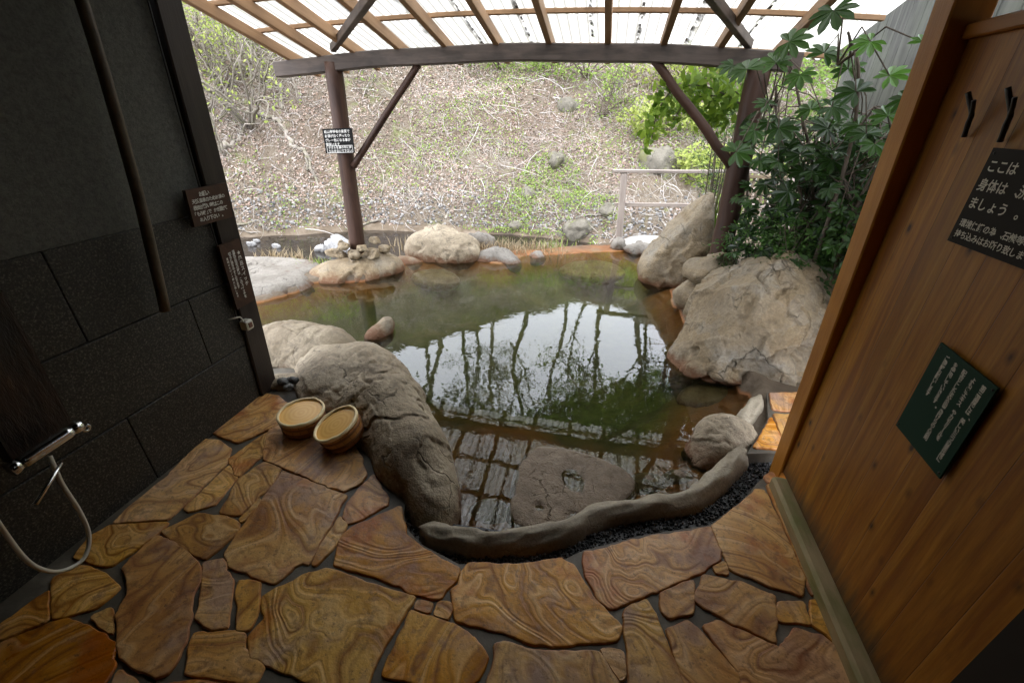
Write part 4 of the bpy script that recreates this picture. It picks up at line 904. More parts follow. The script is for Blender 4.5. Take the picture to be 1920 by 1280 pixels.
bar('shelf', onx(20, 885, -1.72), onx(138, 815, -1.72), .03, .012, M_signwood, sh)
hp = [onx(x, y, X) for x, y, X in [(93, 855, -1.67), (104, 880, -1.66), (118, 910, -1.66), (150, 960, -1.66), (167, 1005, -1.66), (158, 1045, -1.65), (125, 1067, -1.65), (90, 1070, -1.65), (50, 1050, -1.65), (0, 985, -1.65), (-40, 920, -1.66)]]
tube('hose', catmull(hp, 6), .0068, M_hose, sh, n=10)

# ------------------------------------------------------------------ foliage helpers
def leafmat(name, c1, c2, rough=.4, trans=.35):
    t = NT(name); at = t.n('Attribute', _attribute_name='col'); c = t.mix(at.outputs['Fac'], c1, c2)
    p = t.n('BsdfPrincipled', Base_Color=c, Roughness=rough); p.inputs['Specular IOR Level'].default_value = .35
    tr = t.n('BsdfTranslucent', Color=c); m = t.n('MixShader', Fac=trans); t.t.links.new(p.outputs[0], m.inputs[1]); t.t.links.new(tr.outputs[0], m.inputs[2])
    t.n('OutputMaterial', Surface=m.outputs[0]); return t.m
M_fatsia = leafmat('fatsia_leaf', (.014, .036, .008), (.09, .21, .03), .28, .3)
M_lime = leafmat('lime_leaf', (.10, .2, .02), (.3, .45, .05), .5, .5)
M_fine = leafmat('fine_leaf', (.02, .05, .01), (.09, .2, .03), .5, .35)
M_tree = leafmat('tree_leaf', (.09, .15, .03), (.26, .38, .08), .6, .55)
M_dryg = leafmat('dry_grass', (.2, .15, .08), (.5, .4, .26), .9, .3)
M_sprout = leafmat('sprout_leaf', (.12, .19, .035), (.32, .42, .10), .7, .4)
M_yellow = leafmat('maple_leaf', (.2, .26, .05), (.42, .47, .13), .7, .45)
def attr_mat(name, rough=.9):
    t = NT(name); at = t.n('Attribute', _attribute_name='col'); return t.done(at.outputs['Color'], rough, Specular_IOR_Level=.15)
def palmate(lobes=8):
    V = [(0, 0, 0)]; Fc = []; span = R(300); a0 = -span/2
    for i in range(lobes):
        am = a0+span*(i+.5)/lobes; hw = span/lobes/2; L = 1-.25*abs(am/span*2)**1.5
        for (a, r) in ((am-hw, .46), (am-hw*.92, .66*L), (am-hw*.6, .86*L), (am, 1.04*L), (am+hw*.6, .86*L), (am+hw*.92, .66*L)):
            V.append((r*math.cos(a), r*math.sin(a), -.22*r*r+.05*abs(math.sin((a-am)/hw*1.5))))
    V.append((.46*math.cos(a0+span), .46*math.sin(a0+span), -.03)); n = len(V)-1
    for i in range(1, n): Fc.append((0, i, i+1))
    return np.array(V), np.array(Fc)
def simple_leaf(w=.35):
    V = np.array([(0, 0, 0), (.35, -w/2, .02), (.35, w/2, .02), (.7, -w*.35, -.02), (.7, w*.35, -.02), (1, 0, -.1)]); return V, np.array([(0, 1, 2), (1, 3, 4), (1, 4, 2), (3, 5, 4)])
def scatter(name, leafVF, pos, nrm, size, mat, parent=None, shade=None, label=None, cat=None, kind=None, group=None, spin=None, cols=None):
    """many leaves as one mesh: pos Nx3, nrm Nx3"""
    V0, F0 = leafVF; N = len(pos); nrm = nrm/np.linalg.norm(nrm, axis=1)[:, None]
    ref = np.tile([0.3, .2, 1.0], (N, 1)); ref[np.abs(nrm[:, 2]) > .9] = [1, .1, 0]
    t1 = np.cross(nrm, ref); t1 /= np.linalg.norm(t1, axis=1)[:, None]; t2 = np.cross(nrm, t1)
    a = spin if spin is not None else rng.uniform(0, 2*math.pi, N); ca, sa = np.cos(a)[:, None], np.sin(a)[:, None]
    u = t1*ca+t2*sa; w = -t1*sa+t2*ca
    P = pos[:, None]+(V0[None, :, 0:1]*u[:, None]+V0[None, :, 1:2]*w[:, None]+V0[None, :, 2:3]*nrm[:, None])*np.asarray(size)[:, None, None]
    Fc = (F0[None]+np.arange(N)[:, None, None]*len(V0)).reshape(-1, F0.shape[1])
    o = mesh(name, P.reshape(-1, 3), Fc, mat, parent, False)
    if cols is None:
        s = shade if shade is not None else rng.uniform(0, 1, N); cols = np.c_[s, s, s, np.ones(N)]
    set_col(o.data, np.repeat(cols, len(V0), 0))
    if label: tag(o, label, cat, group, kind)
    return o
def curvy(p0, d, L, seg=6, wig=.15, rs=random, grav=0):
    p = np.array(p0, float); d = np.array(d, float); d /= np.linalg.norm(d); P = [p.copy()]
    for i in range(seg):
        d = d+np.array([rs.gauss(0, wig), rs.gauss(0, wig), rs.gauss(0, wig)+grav]); d /= np.linalg.norm(d); p = p+d*L/seg; P.append(p.copy())
    return P, d
def hz_at(x, y): return float(hill_h(np.array([[x]]), np.array([[y]]))[0, 0])
def hill_pt(px, py):
    """where the sight line through a photo pixel meets the hillside"""
    v = ray(px, py); lo_ = None
    for i in range(60, 400):
        t_ = i*.1; p = CAM+v*t_
        if p.y > float(ybank(p.x))-.1 and p.z < hz_at(p.x, p.y): return p
    return CAM+v*12

# ------------------------------------------------------------------ plants on the right
rs = random.Random(21)
def fatsia(base, stems, leaves, label, extra, vol, esize=(.055, .115), eshade=(.0, .3)):
    rt = thing('fatsia_shrub', label, 'shrub', base, 'large leaved shrubs beside the far right post'); mb = MB()
    for s in stems: mb.add(*tube_vf(catmull(s, 5), [.014-.008*i/(5*(len(s)-1)) for i in range(5*(len(s)-1)+1)], 7))
    pos = []; nr = []; sz = []; shd = []; spn = []
    for (x, y, Y, s, sh_) in leaves:
        p = ony(x, y, Y); s *= .74; pos.append(p[:]); n_ = (CAM-p).normalized()*.75+Vector((rs.uniform(-.35, .35), rs.uniform(-.2, .2), .8)); nr.append(n_[:]); sz.append(s); shd.append(sh_)
        b = Vector(min(stems, key=lambda st: (Vector(st[-1])-p).length)[-1]); mid = (p+b)/2+Vector((0, 0, .04))
        mb.add(*tube_vf([tuple(b-Vector((0, 0, .15))), tuple(mid), tuple(p)], [.005, .004, .003], 5))
    for i in range(extra):
        p = Vector((rs.uniform(*vol[0]), rs.uniform(*vol[1]), rs.uniform(*vol[2]))); pos.append(p[:]); nr.append((rs.uniform(-.8, .3), rs.uniform(-.9, .1), rs.uniform(.4, 1))); sz.append(rs.uniform(*esize)); shd.append(rs.uniform(*eshade))
        b = Vector(rs.choice(rs.choice(stems))); mb.add(*tube_vf([tuple(b), tuple((p+b)/2+Vector((0, 0, .05))), tuple(p)], [.004, .0035, .003], 5)) if (p-b).length < .7 else None
    mb.build('stems', M_bark, rt, True)
    scatter('foliage', palmate(8), np.array(pos), np.array(nr), np.array(sz), M_fatsia, rt, shade=np.array(shd))
    return rt
def P_(x, y, Y): return tuple(ony(x, y, Y))
fatsia((1.55, 3.3, .05), [[(1.45, 3.25, .05), P_(1580, 330, 3.2), P_(1610, 150, 3.1), P_(1590, 60, 3.1)], [(1.5, 3.4, .05), P_(1570, 350, 3.4), P_(1600, 260, 3.4), P_(1640, 200, 3.3)], [(1.6, 3.2, .05), P_(1600, 400, 3.2), P_(1680, 260, 3.0)]],
       [(1562, 20, 3.1, .17, .12), (1632, 78, 2.9, .12, .85), (1668, 142, 2.8, .12, 1.0), (1545, 100, 3.2, .15, .3), (1605, 172, 2.9, .15, .15), (1700, 185, 2.7, .11, .25), (1665, 218, 2.8, .12, .5), (1730, 80, 2.7, .09, .7), (1590, 130, 3.2, .13, .35), (1640, 270, 2.9, .12, .3), (1560, 200, 3.1, .15, .2), (1610, 235, 3.1, .13, .3)],
       'tall shrub with big glossy hand shaped leaves in front of the grey fence', 150, ((1.25, 1.95), (2.9, 3.7), (.45, 1.5)))
fatsia((1.25, 3.7, .1), [[(1.2, 3.7, .2), P_(1500, 400, 3.6), P_(1460, 250, 3.6), P_(1455, 160, 3.6)], [(1.3, 3.75, .2), P_(1520, 380, 3.7), P_(1500, 200, 3.7), P_(1480, 110, 3.7)], [(1.35, 3.6, .2), P_(1540, 420, 3.6), P_(1545, 240, 3.6)]],
       [(1480, 78, 3.5, .17, .25), (1455, 118, 3.5, .16, .45), (1400, 130, 3.4, .17, .3), (1375, 122, 3.6, .14, .2), (1500, 140, 3.4, .14, .5), (1440, 195, 3.5, .13, .35), (1380, 285, 3.3, .17, .3), (1460, 240, 3.4, .16, .15), (1500, 290, 3.4, .15, .2), (1520, 205, 3.5, .14, .4), (1425, 300, 3.4, .12, .25), (1415, 245, 3.4, .13, .3), (1560, 300, 3.3, .14, .15)],
       'large leaved shrub crowding the far right log post', 160, ((1.0, 1.9), (3.3, 4.1), (.35, 1.5)))
# fine leaved shrubs under them
def fine_shrub(c, r, n, label, mat, group=None, name='fine_leaved_shrub', size=(.02, .035), cat='shrub', stems=9, shade=(0, 1), base=None, lw=.45, up=.3):
    rt = thing(name, label, cat, base or (c[0], c[1], c[2]-r[2]), group); mb = MB(); b0 = np.array(base or (c[0], c[1], c[2]-r[2]))
    ends = []
    for i in range(stems):
        e = np.array(c)+np.array([rs.uniform(-.7, .7)*r[0], rs.uniform(-.7, .7)*r[1], rs.uniform(-.1, .75)*r[2]])
        m_ = (b0+e)/2+np.array([rs.uniform(-.1, .1)*r[0], rs.uniform(-.1, .1)*r[1], .1*r[2]]); mb.add(*tube_vf(catmull([b0, m_, e], 4), [max(r)*.02*(1-.08*k_) for k_ in range(9)], 5)); ends += [e, m_]
    mb.build('stems', M_bark, rt, True)
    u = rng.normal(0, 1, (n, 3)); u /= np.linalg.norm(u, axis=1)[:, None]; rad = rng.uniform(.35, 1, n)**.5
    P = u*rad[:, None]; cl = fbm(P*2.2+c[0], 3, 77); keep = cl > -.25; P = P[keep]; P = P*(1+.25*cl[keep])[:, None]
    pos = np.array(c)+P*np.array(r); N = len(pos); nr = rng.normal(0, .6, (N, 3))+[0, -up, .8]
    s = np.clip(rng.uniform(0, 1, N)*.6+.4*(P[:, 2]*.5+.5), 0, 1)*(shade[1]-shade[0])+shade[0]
    scatter('foliage', simple_leaf(lw), pos, nr, rng.uniform(*size, N), mat, rt, shade=s); return rt
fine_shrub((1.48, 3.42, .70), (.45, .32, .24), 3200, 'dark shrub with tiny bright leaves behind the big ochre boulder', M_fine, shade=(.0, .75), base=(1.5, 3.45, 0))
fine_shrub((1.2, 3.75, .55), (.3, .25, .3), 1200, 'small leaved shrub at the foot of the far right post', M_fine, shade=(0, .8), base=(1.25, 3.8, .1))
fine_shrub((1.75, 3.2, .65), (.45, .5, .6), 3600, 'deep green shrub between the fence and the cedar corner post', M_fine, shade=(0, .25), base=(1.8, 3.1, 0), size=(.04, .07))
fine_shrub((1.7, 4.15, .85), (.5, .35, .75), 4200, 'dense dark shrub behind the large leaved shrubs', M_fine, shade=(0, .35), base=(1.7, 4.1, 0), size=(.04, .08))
# light green arching branch by the brace
rt = thing('arching_shrub', 'bright lime leaved branch arching over the brace of the right post', 'shrub', (1.35, 4.6, .0)); mb = MB(); pos = []; sh2 = []
for pts in ([(1400, 200, 4.5), (1330, 165, 4.4), (1270, 165, 4.3), (1235, 205, 4.25), (1222, 260, 4.2)], [(1400, 200, 4.5), (1340, 180, 4.5), (1290, 190, 4.5), (1262, 225, 4.4)], [(1400, 190, 4.6), (1350, 150, 4.6), (1300, 150, 4.6)], [(1400, 220, 4.6), (1350, 215, 4.6), (1320, 235, 4.5)]):
    c_ = catmull([tuple(ony(*p)) for p in pts], 7); mb.add(*tube_vf(c_, .005, 5))
    for q_ in c_[2:]:
        for _ in range(9): pos.append(q_+rng.normal(0, .055, 3)-[0, 0, .03]); sh2.append(rs.random())
mb.add(*tube_vf(catmull([(1.35, 4.62, 0), (1.3, 4.6, .8), tuple(ony(1400, 205, 4.5))], 5), .012, 6)); mb.build('stems', M_bark, rt, True)
pos = np.array(pos); nr = rng.normal(0, .5, (len(pos), 3))+[0, -.7, .5]
scatter('foliage', simple_leaf(.5), pos, nr, rng.uniform(.06, .10, len(pos)), M_lime, rt, shade=np.array(sh2), spin=rng.normal(-1.2, .7, len(pos)))
# conifer-ish dark sapling
fine_shrub((1.15, 5.1, 1.25), (.32, .3, .6), 1700, 'slender dark conifer sapling behind the right post brace', M_fine, shade=(.1, .5), name='conifer_sapling', base=(1.15, 5.1, 0), size=(.04, .07), lw=.15, cat='sapling')
# blades of iris leaves at the post foot
def tuft(name, c, n, L, mat, label, cat='grass', spread=.1, group=None, kind=None, w=.012, lean=.45):
    V = []; Fc = []; cl = []
    for i in range(n):
        b = np.array(c)+[rs.gauss(0, spread), rs.gauss(0, spread), 0]; a = rs.uniform(0, 6.28); ll = L*rs.uniform(.6, 1.1); le = rs.uniform(.1, lean)*ll
        s = np.array([-math.sin(a), math.cos(a), 0])*w; k_ = len(V); d = np.array([math.cos(a), math.sin(a), 0])
        V += [b-s, b+s, b+d*le*.35+[0, 0, ll*.6]+s*.8, b+d*le*.35+[0, 0, ll*.6]-s*.8, b+d*le+[0, 0, ll*.95]]; Fc += [(k_, k_+1, k_+2, k_+3), (k_+3, k_+2, k_+4)]; f_ = rs.random(); cl += [(f_, f_, f_, 1)]*5
    o = mesh(name, V, Fc, mat); set_col(o.data, cl); tag(o, label, cat, group, kind); return o
p = ony(1362, 400, 4.9); tuft('iris_clump', (p.x, p.y, .1), 40, .75, M_lime, 'upright lime green blades between leaning boulder and post', 'plant', .06, w=.014, lean=.25)
for i, (q, n, L, m, lb) in enumerate([((500, 483), 90, .16, M_dryg, 'dry straw coloured grass tuft behind the broad pale boulder'), ((545, 490), 70, .18, M_dryg, 'yellowish grass tuft between the pale boulder and post stones'), ((590, 502), 90, .16, M_sprout, 'bright green grass tuft left of the post stones'), ((900, 468), 130, .22, M_dryg, 'dry brown grass clump on the rim behind the middle stones'), ((960, 470), 170, .2, M_dryg, 'broad dry grass clump on the far rim centre'), ((1020, 470), 150, .18, M_dryg, 'dry grass clump at the right end of the far rim'), ((1035, 462), 60, .16, M_sprout, 'green sprouts among dry grass on the far rim'), ((760, 455), 60, .15, M_dryg, 'pale dry grass tuft left of the humped boulder')]):
    p = onz(q[0], q[1]+8, -.14); p = p+Vector((-p.x, p.y*0, 0))*0; tuft('grass_tuft', (p.x, p.y+.1, -.2), n, L+.04, m, lb, 'grass', .14 if i > 2 else .09, 'grass tufts along the far rim', w=.006, lean=.9)

# ------------------------------------------------------------------ grey fence on the right
fn = thing('plank_fence', 'tall weathered grey plank fence behind the shrubs on the right', 'fence', (2.0, 3.6, 0))
mb = MB(); y = 1.9; k = 0
while y < 5.1:
    w = rs.choice([.13, .15, .17]); mb.add(*box_vf((2.0+rs.uniform(-.006, .006), y+w/2, -.1), (2.0, y+w/2, 2.29+rs.uniform(-.02, .02)), .022, w-.008, up=(0, 1, 0), bev=.003)); y += w; k += 1
f_ = mb.build('planks', None, fn)
t = NT('grey_fence_wood'); a = t.noise(t.coord('Object', (14, 14, 1.2)), 1.5, 6, .65, .5); b = t.noise(t.coord(), 2, 4)
M_fence = t.done(t.mix(t.ramp(b, [(.4, (0, 0, 0)), (.65, (.6, .6, .6))]), t.ramp(a, [(.3, (.035, .036, .033)), (.7, (.12, .12, .108))]), (.12, .13, .10)), .85, t.bump(a, .6, .004)); f_.data.materials.append(M_fence)
bar('rail', (2.04, 1.9, 1.6), (2.04, 5.1, 1.6), .04, .08, M_greyplank, fn)
bar('rail', (2.04, 1.9, .5), (2.04, 5.1, .5), .04, .08, M_greyplank, fn)
# small slatted bamboo fence glimpsed behind the leaves
bf = thing('bamboo_fence', 'small brown slatted bamboo fence behind the right post', 'fence', (1.9, 6.6, 0)); mb = MB()
for i in range(14): mb.add(*tube_vf([(1.75+i*.07, 6.6, -.1), (1.75+i*.07, 6.6, 1.0)], .018, 6))
mb.build('slats', M_pole, bf, True); bar('rail', (1.7, 6.57, .8), (2.7, 6.57, .8), .03, .04, M_pole, bf)

# ------------------------------------------------------------------ hillside dressing
def hill_scatter(n, x0=-12, x1=7.5, s0=.05, s1=9.0, dens=None, seedn=1):
    X = rng.uniform(x0, x1, n); S = rng.uniform(s0, s1, n); Y = ybank(X)+S; Z = hill_h(X, Y)
    if dens is not None:
        P = np.stack([X, Y, 0*X], 1); d = fbm(P*dens[0], 4, seedn); k_ = d > dens[1]; X, Y, Z = X[k_], Y[k_], Z[k_]
    return np.stack([X, Y, Z], 1)
def hill_n(P): return np.tile([0, -.6, .8], (len(P), 1))
P = hill_scatter(125000); N = len(P)
pal = np.array([(.33, .27, .245), (.39, .345, .33), (.28, .2, .17), (.19, .125, .09), (.31, .225, .19), (.47, .44, .43), (.14, .1, .075)]); ci = rng.choice(7, N, p=[.22, .17, .2, .13, .14, .06, .08])
patch = fbm(P*[.5, .5, .0], 3, 55); cm = pal[ci]*(1-.45*np.clip(patch, -.3, .9))[:, None]; bare = fbm(P*[1.3, 1.3, 0], 4, 155)
cm = np.clip(cm*rng.uniform(.88, 1.1, (N, 1)), 0, 1); cm = (cm*.75+np.array([.30, .265, .245])*.25)*np.array([.90, .86, .79])
quad = (np.array([(-.5, -.3, 0), (.5, -.22, .1), (.45, .3, 0), (-.45, .25, .12)]), np.array([(0, 1, 2, 3)]))
kp = bare > -.42; P = P[kp]; cm = cm[kp]; N = len(P)
scatter('leaf_litter', quad, P+[0, 0, .015], hill_n(P)+rng.normal(0, .45, (N, 3)), rng.uniform(.025, .06, N), attr_mat('fallen_leaves'), cols=np.c_[cm, np.ones(N)], label='fallen brown and pale leaves covering the slope', cat='leaf litter', kind='stuff')
# twigs
def twig_batch(name, n, Lr, rr, label, seedn, cat='twigs', pal=((.42, .385, .36), (.3, .26, .23), (.56, .53, .5)), s1=9, x0=-12, x1=7.5, arc=.35):
    P = hill_scatter(n, x0=x0, x1=x1, s1=s1); N = len(P); L = rng.uniform(*Lr, N); seg = 4
    ang = rng.normal(-1.2, .9, N); along = np.stack([np.cos(ang), np.sin(ang)*.8, np.sin(ang)*.62], 1)
    side = np.cross(along, [0, -.6, .8]); side /= np.linalg.norm(side, axis=1)[:, None]; up = np.array([0, -.6, .8]); bend = rng.normal(0, arc, N); lift = rng.uniform(0, .25, N)
    V = np.zeros((N, seg+1, 3, 3)); r = rng.uniform(*rr, N)
    for k_ in range(seg+1):
        t_ = k_/seg; c_ = P+along*(L*t_)[:, None]+side*(bend*L*t_*t_)[:, None]+up*(.01+lift*L*math.sin(t_*3)*.5)[:, None]; rad = r*(1-.6*t_)
        for j in range(3):
            a = 2*math.pi*j/3; V[:, k_, j] = c_+(side*math.cos(a)+up*math.sin(a))*rad[:, None]
    F0 = []
    for k_ in range(seg):
        for j in range(3): F0.append((k_*3+j, k_*3+(j+1) % 3, (k_+1)*3+(j+1) % 3, (k_+1)*3+j))
    F0 = np.array(F0); Fc = (F0[None]+np.arange(N)[:, None, None]*(seg+1)*3).reshape(-1, 4)
    o = mesh(name, V.reshape(-1, 3), Fc, attr_mat(name+'_bark')); pc = np.array(pal)[rng.choice(len(pal), N)]*rng.uniform(.75, 1.15, (N, 1)); set_col(o.data, np.repeat(np.c_[pc, np.ones(N)], (seg+1)*3, 0)); tag(o, label, cat, None, 'stuff')
twig_batch('twigs', 9000, (.10, .4), (.003, .006), 'thin grey twigs and dead stems strewn over the slope', 3)
twig_batch('dead_stems', 420, (.4, 1.1), (.005, .011), 'longer pale dead stems lying on the slope', 4)
# dry standing stems
P = hill_scatter(26000, dens=(.6, -.25), seedn=91); N = len(P); strip = (np.array([(0, -.02, 0), (0, .02, 0), (.5, .015, .05), (.5, -.015, .05), (1, 0, .0)]), np.array([(0, 1, 2), (0, 2, 3), (3, 2, 4)]))
g_ = rng.uniform(.22, .5, (N, 1))*np.array([1, .9, .76]); nn_ = rng.normal(0, .25, (N, 3))+[0, -1, .0]
scatter('dry_stems', strip, P, nn_, rng.uniform(.10, .32, N), attr_mat('dry_stem_straw'), cols=np.c_[g_, np.ones(N)], spin=rng.normal(0, .75, N)+math.pi/2*0, label='dry straw coloured stems standing and leaning over the slope', cat='dry grass', kind='stuff')
# ground cover greens
P = hill_scatter(52000, dens=(.75, .52), seedn=66)
clump = []
for (x, y, n_, s_) in [(800, 262, 420, .35), (835, 300, 420, .4), (770, 330, 260, .35), (960, 392, 700, .5), (1000, 410, 700, .5), (920, 422, 500, .4), (1180, 300, 350, .5), (1220, 250, 450, .6), (730, 300, 200, .3), (690, 350, 150, .25), (520, 400, 200, .3), (1060, 300, 250, .4), (860, 230, 250, .4), (930, 140, 900, .8), (1060, 150, 700, .7), (1190, 250, 500, .6), (1060, 400, 400, .4), (800, 205, 150, .3), (650, 385, 160, .25), (470, 330, 160, .3)]:
    c_ = hill_pt(x, y); X = rng.normal(c_.x, s_, n_); Y = np.maximum(rng.normal(c_.y, s_*.8, n_), ybank(X)+.03); clump.append(np.stack([X, Y, hill_h(X, Y)+.04], 1)[:int(n_*.6)])
P = np.concatenate([P]+clump); P = P+rng.normal(0, .03, P.shape); P[:, 2] += .06; N = len(P)
scatter('ground_cover', simple_leaf(.5), P, rng.normal(0, .5, (N, 3))+[0, -.6, .7], rng.uniform(.025, .065, N), M_sprout, label='fresh green sprouts in patches over the slope', cat='ground cover', kind='stuff')
# bright green mossy bank low on the right
P = hill_scatter(13000, x0=-2.0, x1=6, s0=-.05, s1=1.6, dens=(.9, .05), seedn=67); P[:, 2] += .05; N = len(P)
scatter('bank_moss', simple_leaf(.5), P, rng.normal(0, .5, (N, 3))+[0, -.6, .7], rng.uniform(.025, .06, N), M_sprout, label='moss and sprouts along the foot of the slope above the stream', cat='ground cover', kind='stuff')
# gravel on the far bank
X = rng.uniform(-9, 2, 1800); S = np.abs(rng.normal(0, .3, 1800)); Y = ybank(X)+S+.12; Z = hill_h(X, Y); D0, F0 = ico(1); F0 = np.array(F0); N = 1800
r = rng.uniform(.012, .04, (N, 1, 1))*rng.uniform(.5, 1.2, (N, 1, 3)); V = (D0[None]*r+np.stack([X, Y, np.maximum(Z, -.76)+.01], 1)[:, None]).reshape(-1, 3)
o = mesh('bank_gravel', V, (F0[None]+np.arange(N)[:, None, None]*len(D0)).reshape(-1, 3), attr_mat('bank_stones')); g = rng.uniform(.08, .34, (N, 1))*np.array([1, .96, .92]); set_col(o.data, np.repeat(np.c_[g, np.ones(N)], len(D0), 0)); tag(o, 'pale gravel along the far stream bank', 'gravel', kind='stuff')
# rocks on the slope
k = 0
for (x, y, s, lb, m) in [(1065, 205, .34, 'mossy rock on the slope below the thin shrub', M_rockE), (1165, 160, .22, 'rounded mossy rock high on the slope', M_rockE), (1045, 300, .3, 'pale half buried rock in the middle of the slope', M_rockE), (990, 365, .22, 'grey green rock low on the slope above the stream', M_rockE), (1240, 310, .5, 'exposed grey rock face on the slope behind the railing', M_rockE), (1085, 438, .35, 'mossy rock at the foot of the slope by the stream', M_rockE), (1105, 425, .3, 'mossy green boulder on the right stream bank', M_rockE), (935, 272, .15, 'dark stone under a hollow on the slope', M_rockE), (965, 425, .2, 'grey stone at the stream edge left of the moss', M_rockE), (1045, 445, .18, 'dark wet stone at the narrow stream', M_rockE), (1600, 60, 1.6, 'large grey rock face behind the fence top', M_rockE), (530, 358, .1, 'small pale stone low on the left slope', M_rockS), (1140, 395, .2, 'mossy stone beside the railing post on the slope', M_rockE)]:
    p = hill_pt(x, y); simple_rock('slope_rock', m, (p.x, p.y+s*.1, p.z), (s, s*.7, s*.7), k*37, lb, 'rock', sub=4, seed=100+k, amp=.2); k += 1
# fallen branches on the slope (traced)
def slope_branch(px, r0_, r1_, label, mat=M_branch, lift=.06, name='fallen_branch', sub=0):
    pts = []
    for (x, y) in px: p = hill_pt(x, y); n_ = Vector((0, -.6, .8)); pts.append(tuple(p+n_*lift))
    c_ = catmull(pts, 5); n_ = len(c_)
    mb = MB(); mb.add(*tube_vf([np.array(p)+rng.normal(0, r0_*.35, 3) for p in c_], [(r0_+(r1_-r0_)*i/(n_-1))*.8*rng.uniform(.85, 1.15) for i in range(n_)], 8, wob=.3, seed=n_))
    for _ in range(n_//4):
        i_ = int(rng.integers(1, n_)); q = np.array(c_[i_]); Pq, _d = curvy(q, (rng.normal(0, .8), -.3, rng.uniform(-.3, 1)), rng.uniform(.2, .6), 5, .3); mb.add(*tube_vf(Pq, [r1_*.5*(1-.15*j) for j in range(6)], 5))
    rt = mb.build(name, mat, None, True)
    tag(rt, label, 'branch'); return c_
slope_branch([(465, 215), (505, 225), (535, 245), (555, 280), (575, 290), (590, 330), (620, 370), (645, 410)], .07, .022, 'long crooked mossy branch running down the left slope', M_branch)
slope_branch([(408, 295), (430, 280), (455, 262), (462, 250)], .09, .05, 'thick brown broken limb low on the left of the slope')
slope_branch([(575, 292), (580, 320), (578, 322)], .03, .02, 'short stub hanging from the crooked branch')
slope_branch([(528, 160), (530, 190), (532, 210)], .05, .035, 'short upright pale stump on the left slope')
slope_branch([(430, 430), (455, 425), (490, 418), (520, 425)], .035, .02, 'pale driftwood branch on the left bank')
slope_branch([(435, 415), (450, 432), (475, 440), (500, 438), (515, 428)], .022, .015, 'curved pale branch above the left stream edge')
slope_branch([(445, 445), (470, 428), (505, 430)], .02, .012, 'thin bleached twig at the left stream edge')
slope_branch([(790, 435), (830, 425), (860, 412), (885, 400)], .045, .03, 'grey driftwood log on the gravel bank')
slope_branch([(835, 415), (850, 398), (860, 390)], .04, .02, 'short leaning stub above the driftwood log')
slope_branch([(820, 262), (845, 285), (865, 305)], .025, .012, 'pale branch lying on the slope right of the brace')
slope_branch([(702, 245), (698, 275), (712, 310), (722, 340), (715, 375)], .028, .02, 'twisting pale root right of the left post')
slope_branch([(680, 425), (720, 415), (745, 405)], .03, .015, 'pale branch at the stream edge behind the left post')
slope_branch([(765, 350), (775, 370), (790, 395)], .028, .018, 'forked pale stick low on the slope')
slope_branch([(1080, 410), (1140, 405), (1190, 400), (1230, 412)], .02, .012, 'thin arching pale stem crossing behind the railing')
slope_branch([(878, 195), (900, 205), (910, 210)], .025, .015, 'short pale stick high on the slope')
slope_branch([(1170, 172), (1190, 165), (1205, 160)], .03, .015, 'dark stick beside the high mossy rock', M_bark)

# tangled bare shrubs at left and on the slope
def bare_shrub(px, h, n, label, spread=.8, mat=M_branch, leaf=None, name='bare_shrub', r=.018, leafn=0, ls=(.05, .1), lean=(0, -.2)):
    b = hill_pt(*px); rt = thing(name, label, 'shrub', b); mb = MB(); tips = []; r_ = random.Random(px[0])
    def grow(p, d, L, rad, lev):
        P, d2 = curvy(p, d, L, 6, .22, r_); mb.add(*tube_vf(P, [rad*(1-.5*i/6) for i in range(7)], 5)); tips.extend(P[3:])
        if lev > 0:
            for _ in range(3): grow(P[r_.randint(2, 6)], d2+np.array([r_.gauss(0, .5), r_.gauss(0, .5), r_.gauss(.1, .4)]), L*.6, rad*.55, lev-1)
    for i in range(n): grow(b, (r_.gauss(0, spread)+lean[0], r_.gauss(0, spread*.5)+lean[1], 1), h*r_.uniform(.6, 1), r, 2)
    mb.build('branches', mat, rt, True)
    if leafn:
        T = np.array(tips); T = T[rng.integers(0, len(T), leafn)]+rng.normal(0, .09, (leafn, 3)); scatter('foliage', simple_leaf(.45), T, rng.normal(0, .6, (leafn, 3))+[0, -.5, .6], rng.uniform(*ls, leafn), leaf, rt)
    return rt
bare_shrub((470, 245), 2.2, 11, 'tangled pale bare shrub on the left slope', .8, leaf=M_yellow, leafn=500, r=.03)
bare_shrub((400, 215), 2.2, 7, 'pale shrub with sparse yellow green leaves at the far left', .8, leaf=M_yellow, leafn=900, r=.028)
bare_shrub((425, 300), 1.2, 5, 'low bare shrub below the tangled one', .9, r=.02, leaf=M_yellow, leafn=150)
bare_shrub((420, 170), 2.0, 9, 'dense grey bare brush at the upper left of the slope', .9, r=.022, leaf=M_yellow, leafn=350)
bare_shrub((495, 160), 1.6, 9, 'bare brush left of the beam end', .9, r=.018, leaf=M_sprout, leafn=200)
bare_shrub((560, 200), .9, 7, 'small bare brush under the left end of the beam', .9, r=.012)
bare_shrub((1125, 225), 1.1, 9, 'thin brown many stemmed shrub high in the slope centre', .25, M_bark, leaf=M_sprout, leafn=500, r=.012)
bare_shrub((1060, 345), .5, 5, 'little dry shrub in the slope centre', .7, M_branch, r=.01)
bare_shrub((680, 180), .7, 8, 'dry dead tuft shrub right of the post top', .8, M_branch, r=.01, leaf=M_sprout, leafn=60)
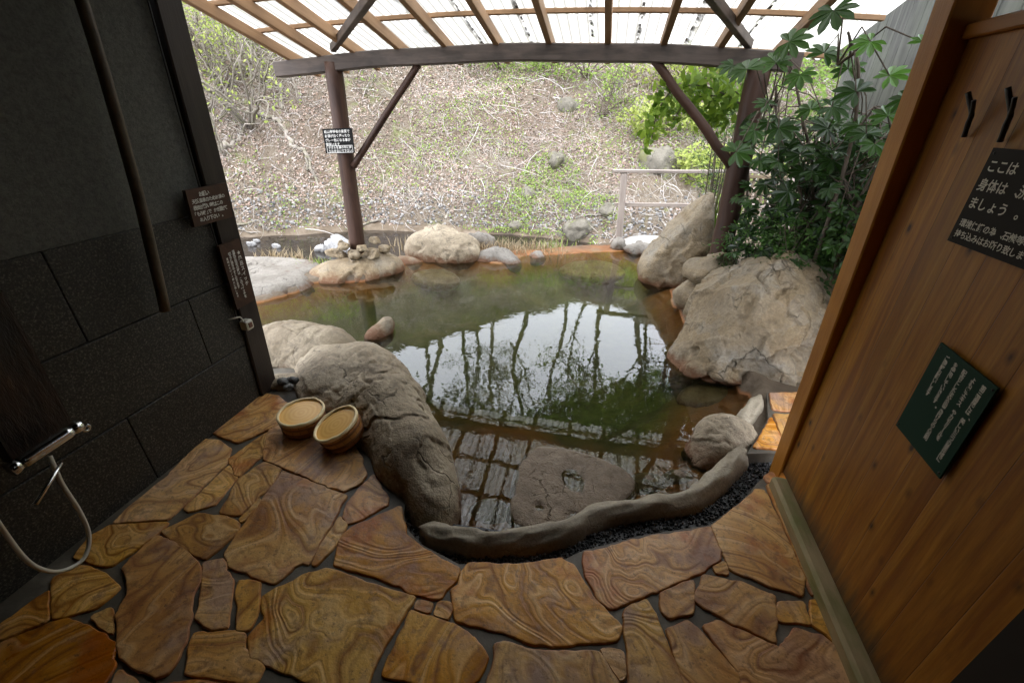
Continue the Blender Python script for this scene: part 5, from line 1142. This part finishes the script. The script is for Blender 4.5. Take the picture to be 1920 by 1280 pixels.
# soft green bushes
for (x, y, r3, n, m, lb) in [(1330, 345, (.8, .5, .45), 3200, M_yellow, 'yellow green maple bush behind the railing'), (1290, 160, (1.3, .9, .5), 4200, M_yellow, 'wide yellow green maple crown high behind the brace'), (1250, 250, (1.0, .7, .4), 2200, M_yellow, 'yellow green bush midway on the right slope'), (940, 130, (1.5, .7, .35), 1500, M_sprout, 'fresh green bush at the beam centre high on the slope'), (1100, 145, (1.3, .7, .4), 1500, M_sprout, 'light green sapling crown behind the beam'), (510, 80, (1.2, .8, .7), 1800, M_sprout, 'green bush above the left end of the beam'), (380, 110, (1.0, .7, .8), 1500, M_yellow, 'pale green bush beside the left corner post'), (1420, 260, (1.4, .8, 1.0), 2600, M_tree, 'green bush behind the right log post'), (1480, 150, (1.5, .8, 1.0), 2600, M_tree, 'green bush high behind the large leaved shrubs')]:
    p = hill_pt(x, y); fine_shrub((p.x, p.y, p.z+r3[2]*.7), r3, n, lb, m, name='leafy_bush', size=(.05, .11), base=(p.x, p.y, p.z-.05), lw=.55)

# ------------------------------------------------------------------ trees above the slope (seen in the pool's mirror)
def tree(x, y, h, label, leaf=None, nleaf=0, seed=0, rad=.16, ls=(.12, .26), levels=4, crown=.35):
    r_ = random.Random(seed); z = hz_at(x, y)-.2; rt = thing('tree', label, 'tree', (x, y, z), 'trees above the slope'); mb = MB(); tips = []
    def grow(p, d, L, rr, lev):
        P, d2 = curvy(p, d, L, 6, .10 if lev == levels else .17, r_, .03); mb.add(*tube_vf(P, [rr*(1-.45*i/6) for i in range(7)], 6 if lev > 2 else 4, cap=False))
        if lev <= 2: tips.extend(P[2:])
        if lev > 0:
            for i in range(r_.randint(3, 4) if lev < levels else 7):
                k_ = r_.randint(2, 6) if lev < levels else 2+int(i*5/7); a = r_.uniform(0, 6.28); s = r_.uniform(.5, .95)
                grow(P[k_], d2*r_.uniform(.5, .9)+np.array([math.cos(a)*s, math.sin(a)*s, r_.uniform(0, .4)]), L*r_.uniform(.42, .6), rr*(1-.45*k_/6)*.55, lev-1)
    grow((x, y, z), (r_.gauss(0, .08), r_.gauss(0, .06)-.03, 1), h*.62, rad, levels)
    mb.build('trunk', M_bark, rt, True)
    if nleaf:
        T = np.array(tips); T = T[T[:, 2] > z+h*crown]; T = T[rng.integers(0, len(T), nleaf)]+rng.normal(0, .28, (nleaf, 3))
        scatter('crown', simple_leaf(.6), T, rng.normal(0, .6, (nleaf, 3))+[0, -.3, .5], rng.uniform(*ls, nleaf), leaf, rt)
TR = [(-9.5, 15.5, 11, 'bare tree at the far left of the crest', 0), (-7.6, 16.2, 12, 'tall bare tree left on the crest', 0), (-6.4, 15.6, 11, 'slim bare tree left of centre on the crest', 0), (-5.2, 16.8, 13, 'forked bare tree left of centre', 0), (-4.1, 16.0, 11.5, 'bare tree with leaning trunk on the crest', 0), (-2.9, 17.4, 12, 'sparsely leaved tree near the crest centre', 900),
      (-1.2, 16.8, 12, 'leafy green tree at the crest centre', 6500), (.3, 17.6, 13, 'straight tall leafy tree right of centre', 6000), (1.7, 16.6, 11, 'green tree on the right crest', 6500), (3.2, 17.2, 12, 'broad green tree on the right crest', 5200), (4.8, 16.4, 10, 'dense green tree at the right end of the crest', 6000), (6.8, 17.0, 11, 'dark green tree at the far right of the crest', 6500), (-.4, 20.5, 13, 'tall thin tree behind the centre trees', 800), (2.4, 21, 14, 'tall tree behind the right trees', 5000), (-6.8, 20, 14, 'tall bare tree behind the left trees', 0), (-12, 17.5, 12, 'bare tree beyond the left trees', 0)]
M_bud = leafmat('bud_twig', (.06, .05, .03), (.17, .17, .08), .8, .3)
for i, (x, y, h, lb, nl) in enumerate(TR): tree(x, y, h, lb, M_tree if nl > 2000 else M_bud, nl or 5200, 200+i, ls=(.12, .26) if nl > 2000 else (.07, .2), rad=.085+.02*(i % 3))
print('objects', len(bpy.data.objects), 'polys', sum(len(m.polygons) for m in bpy.data.meshes))
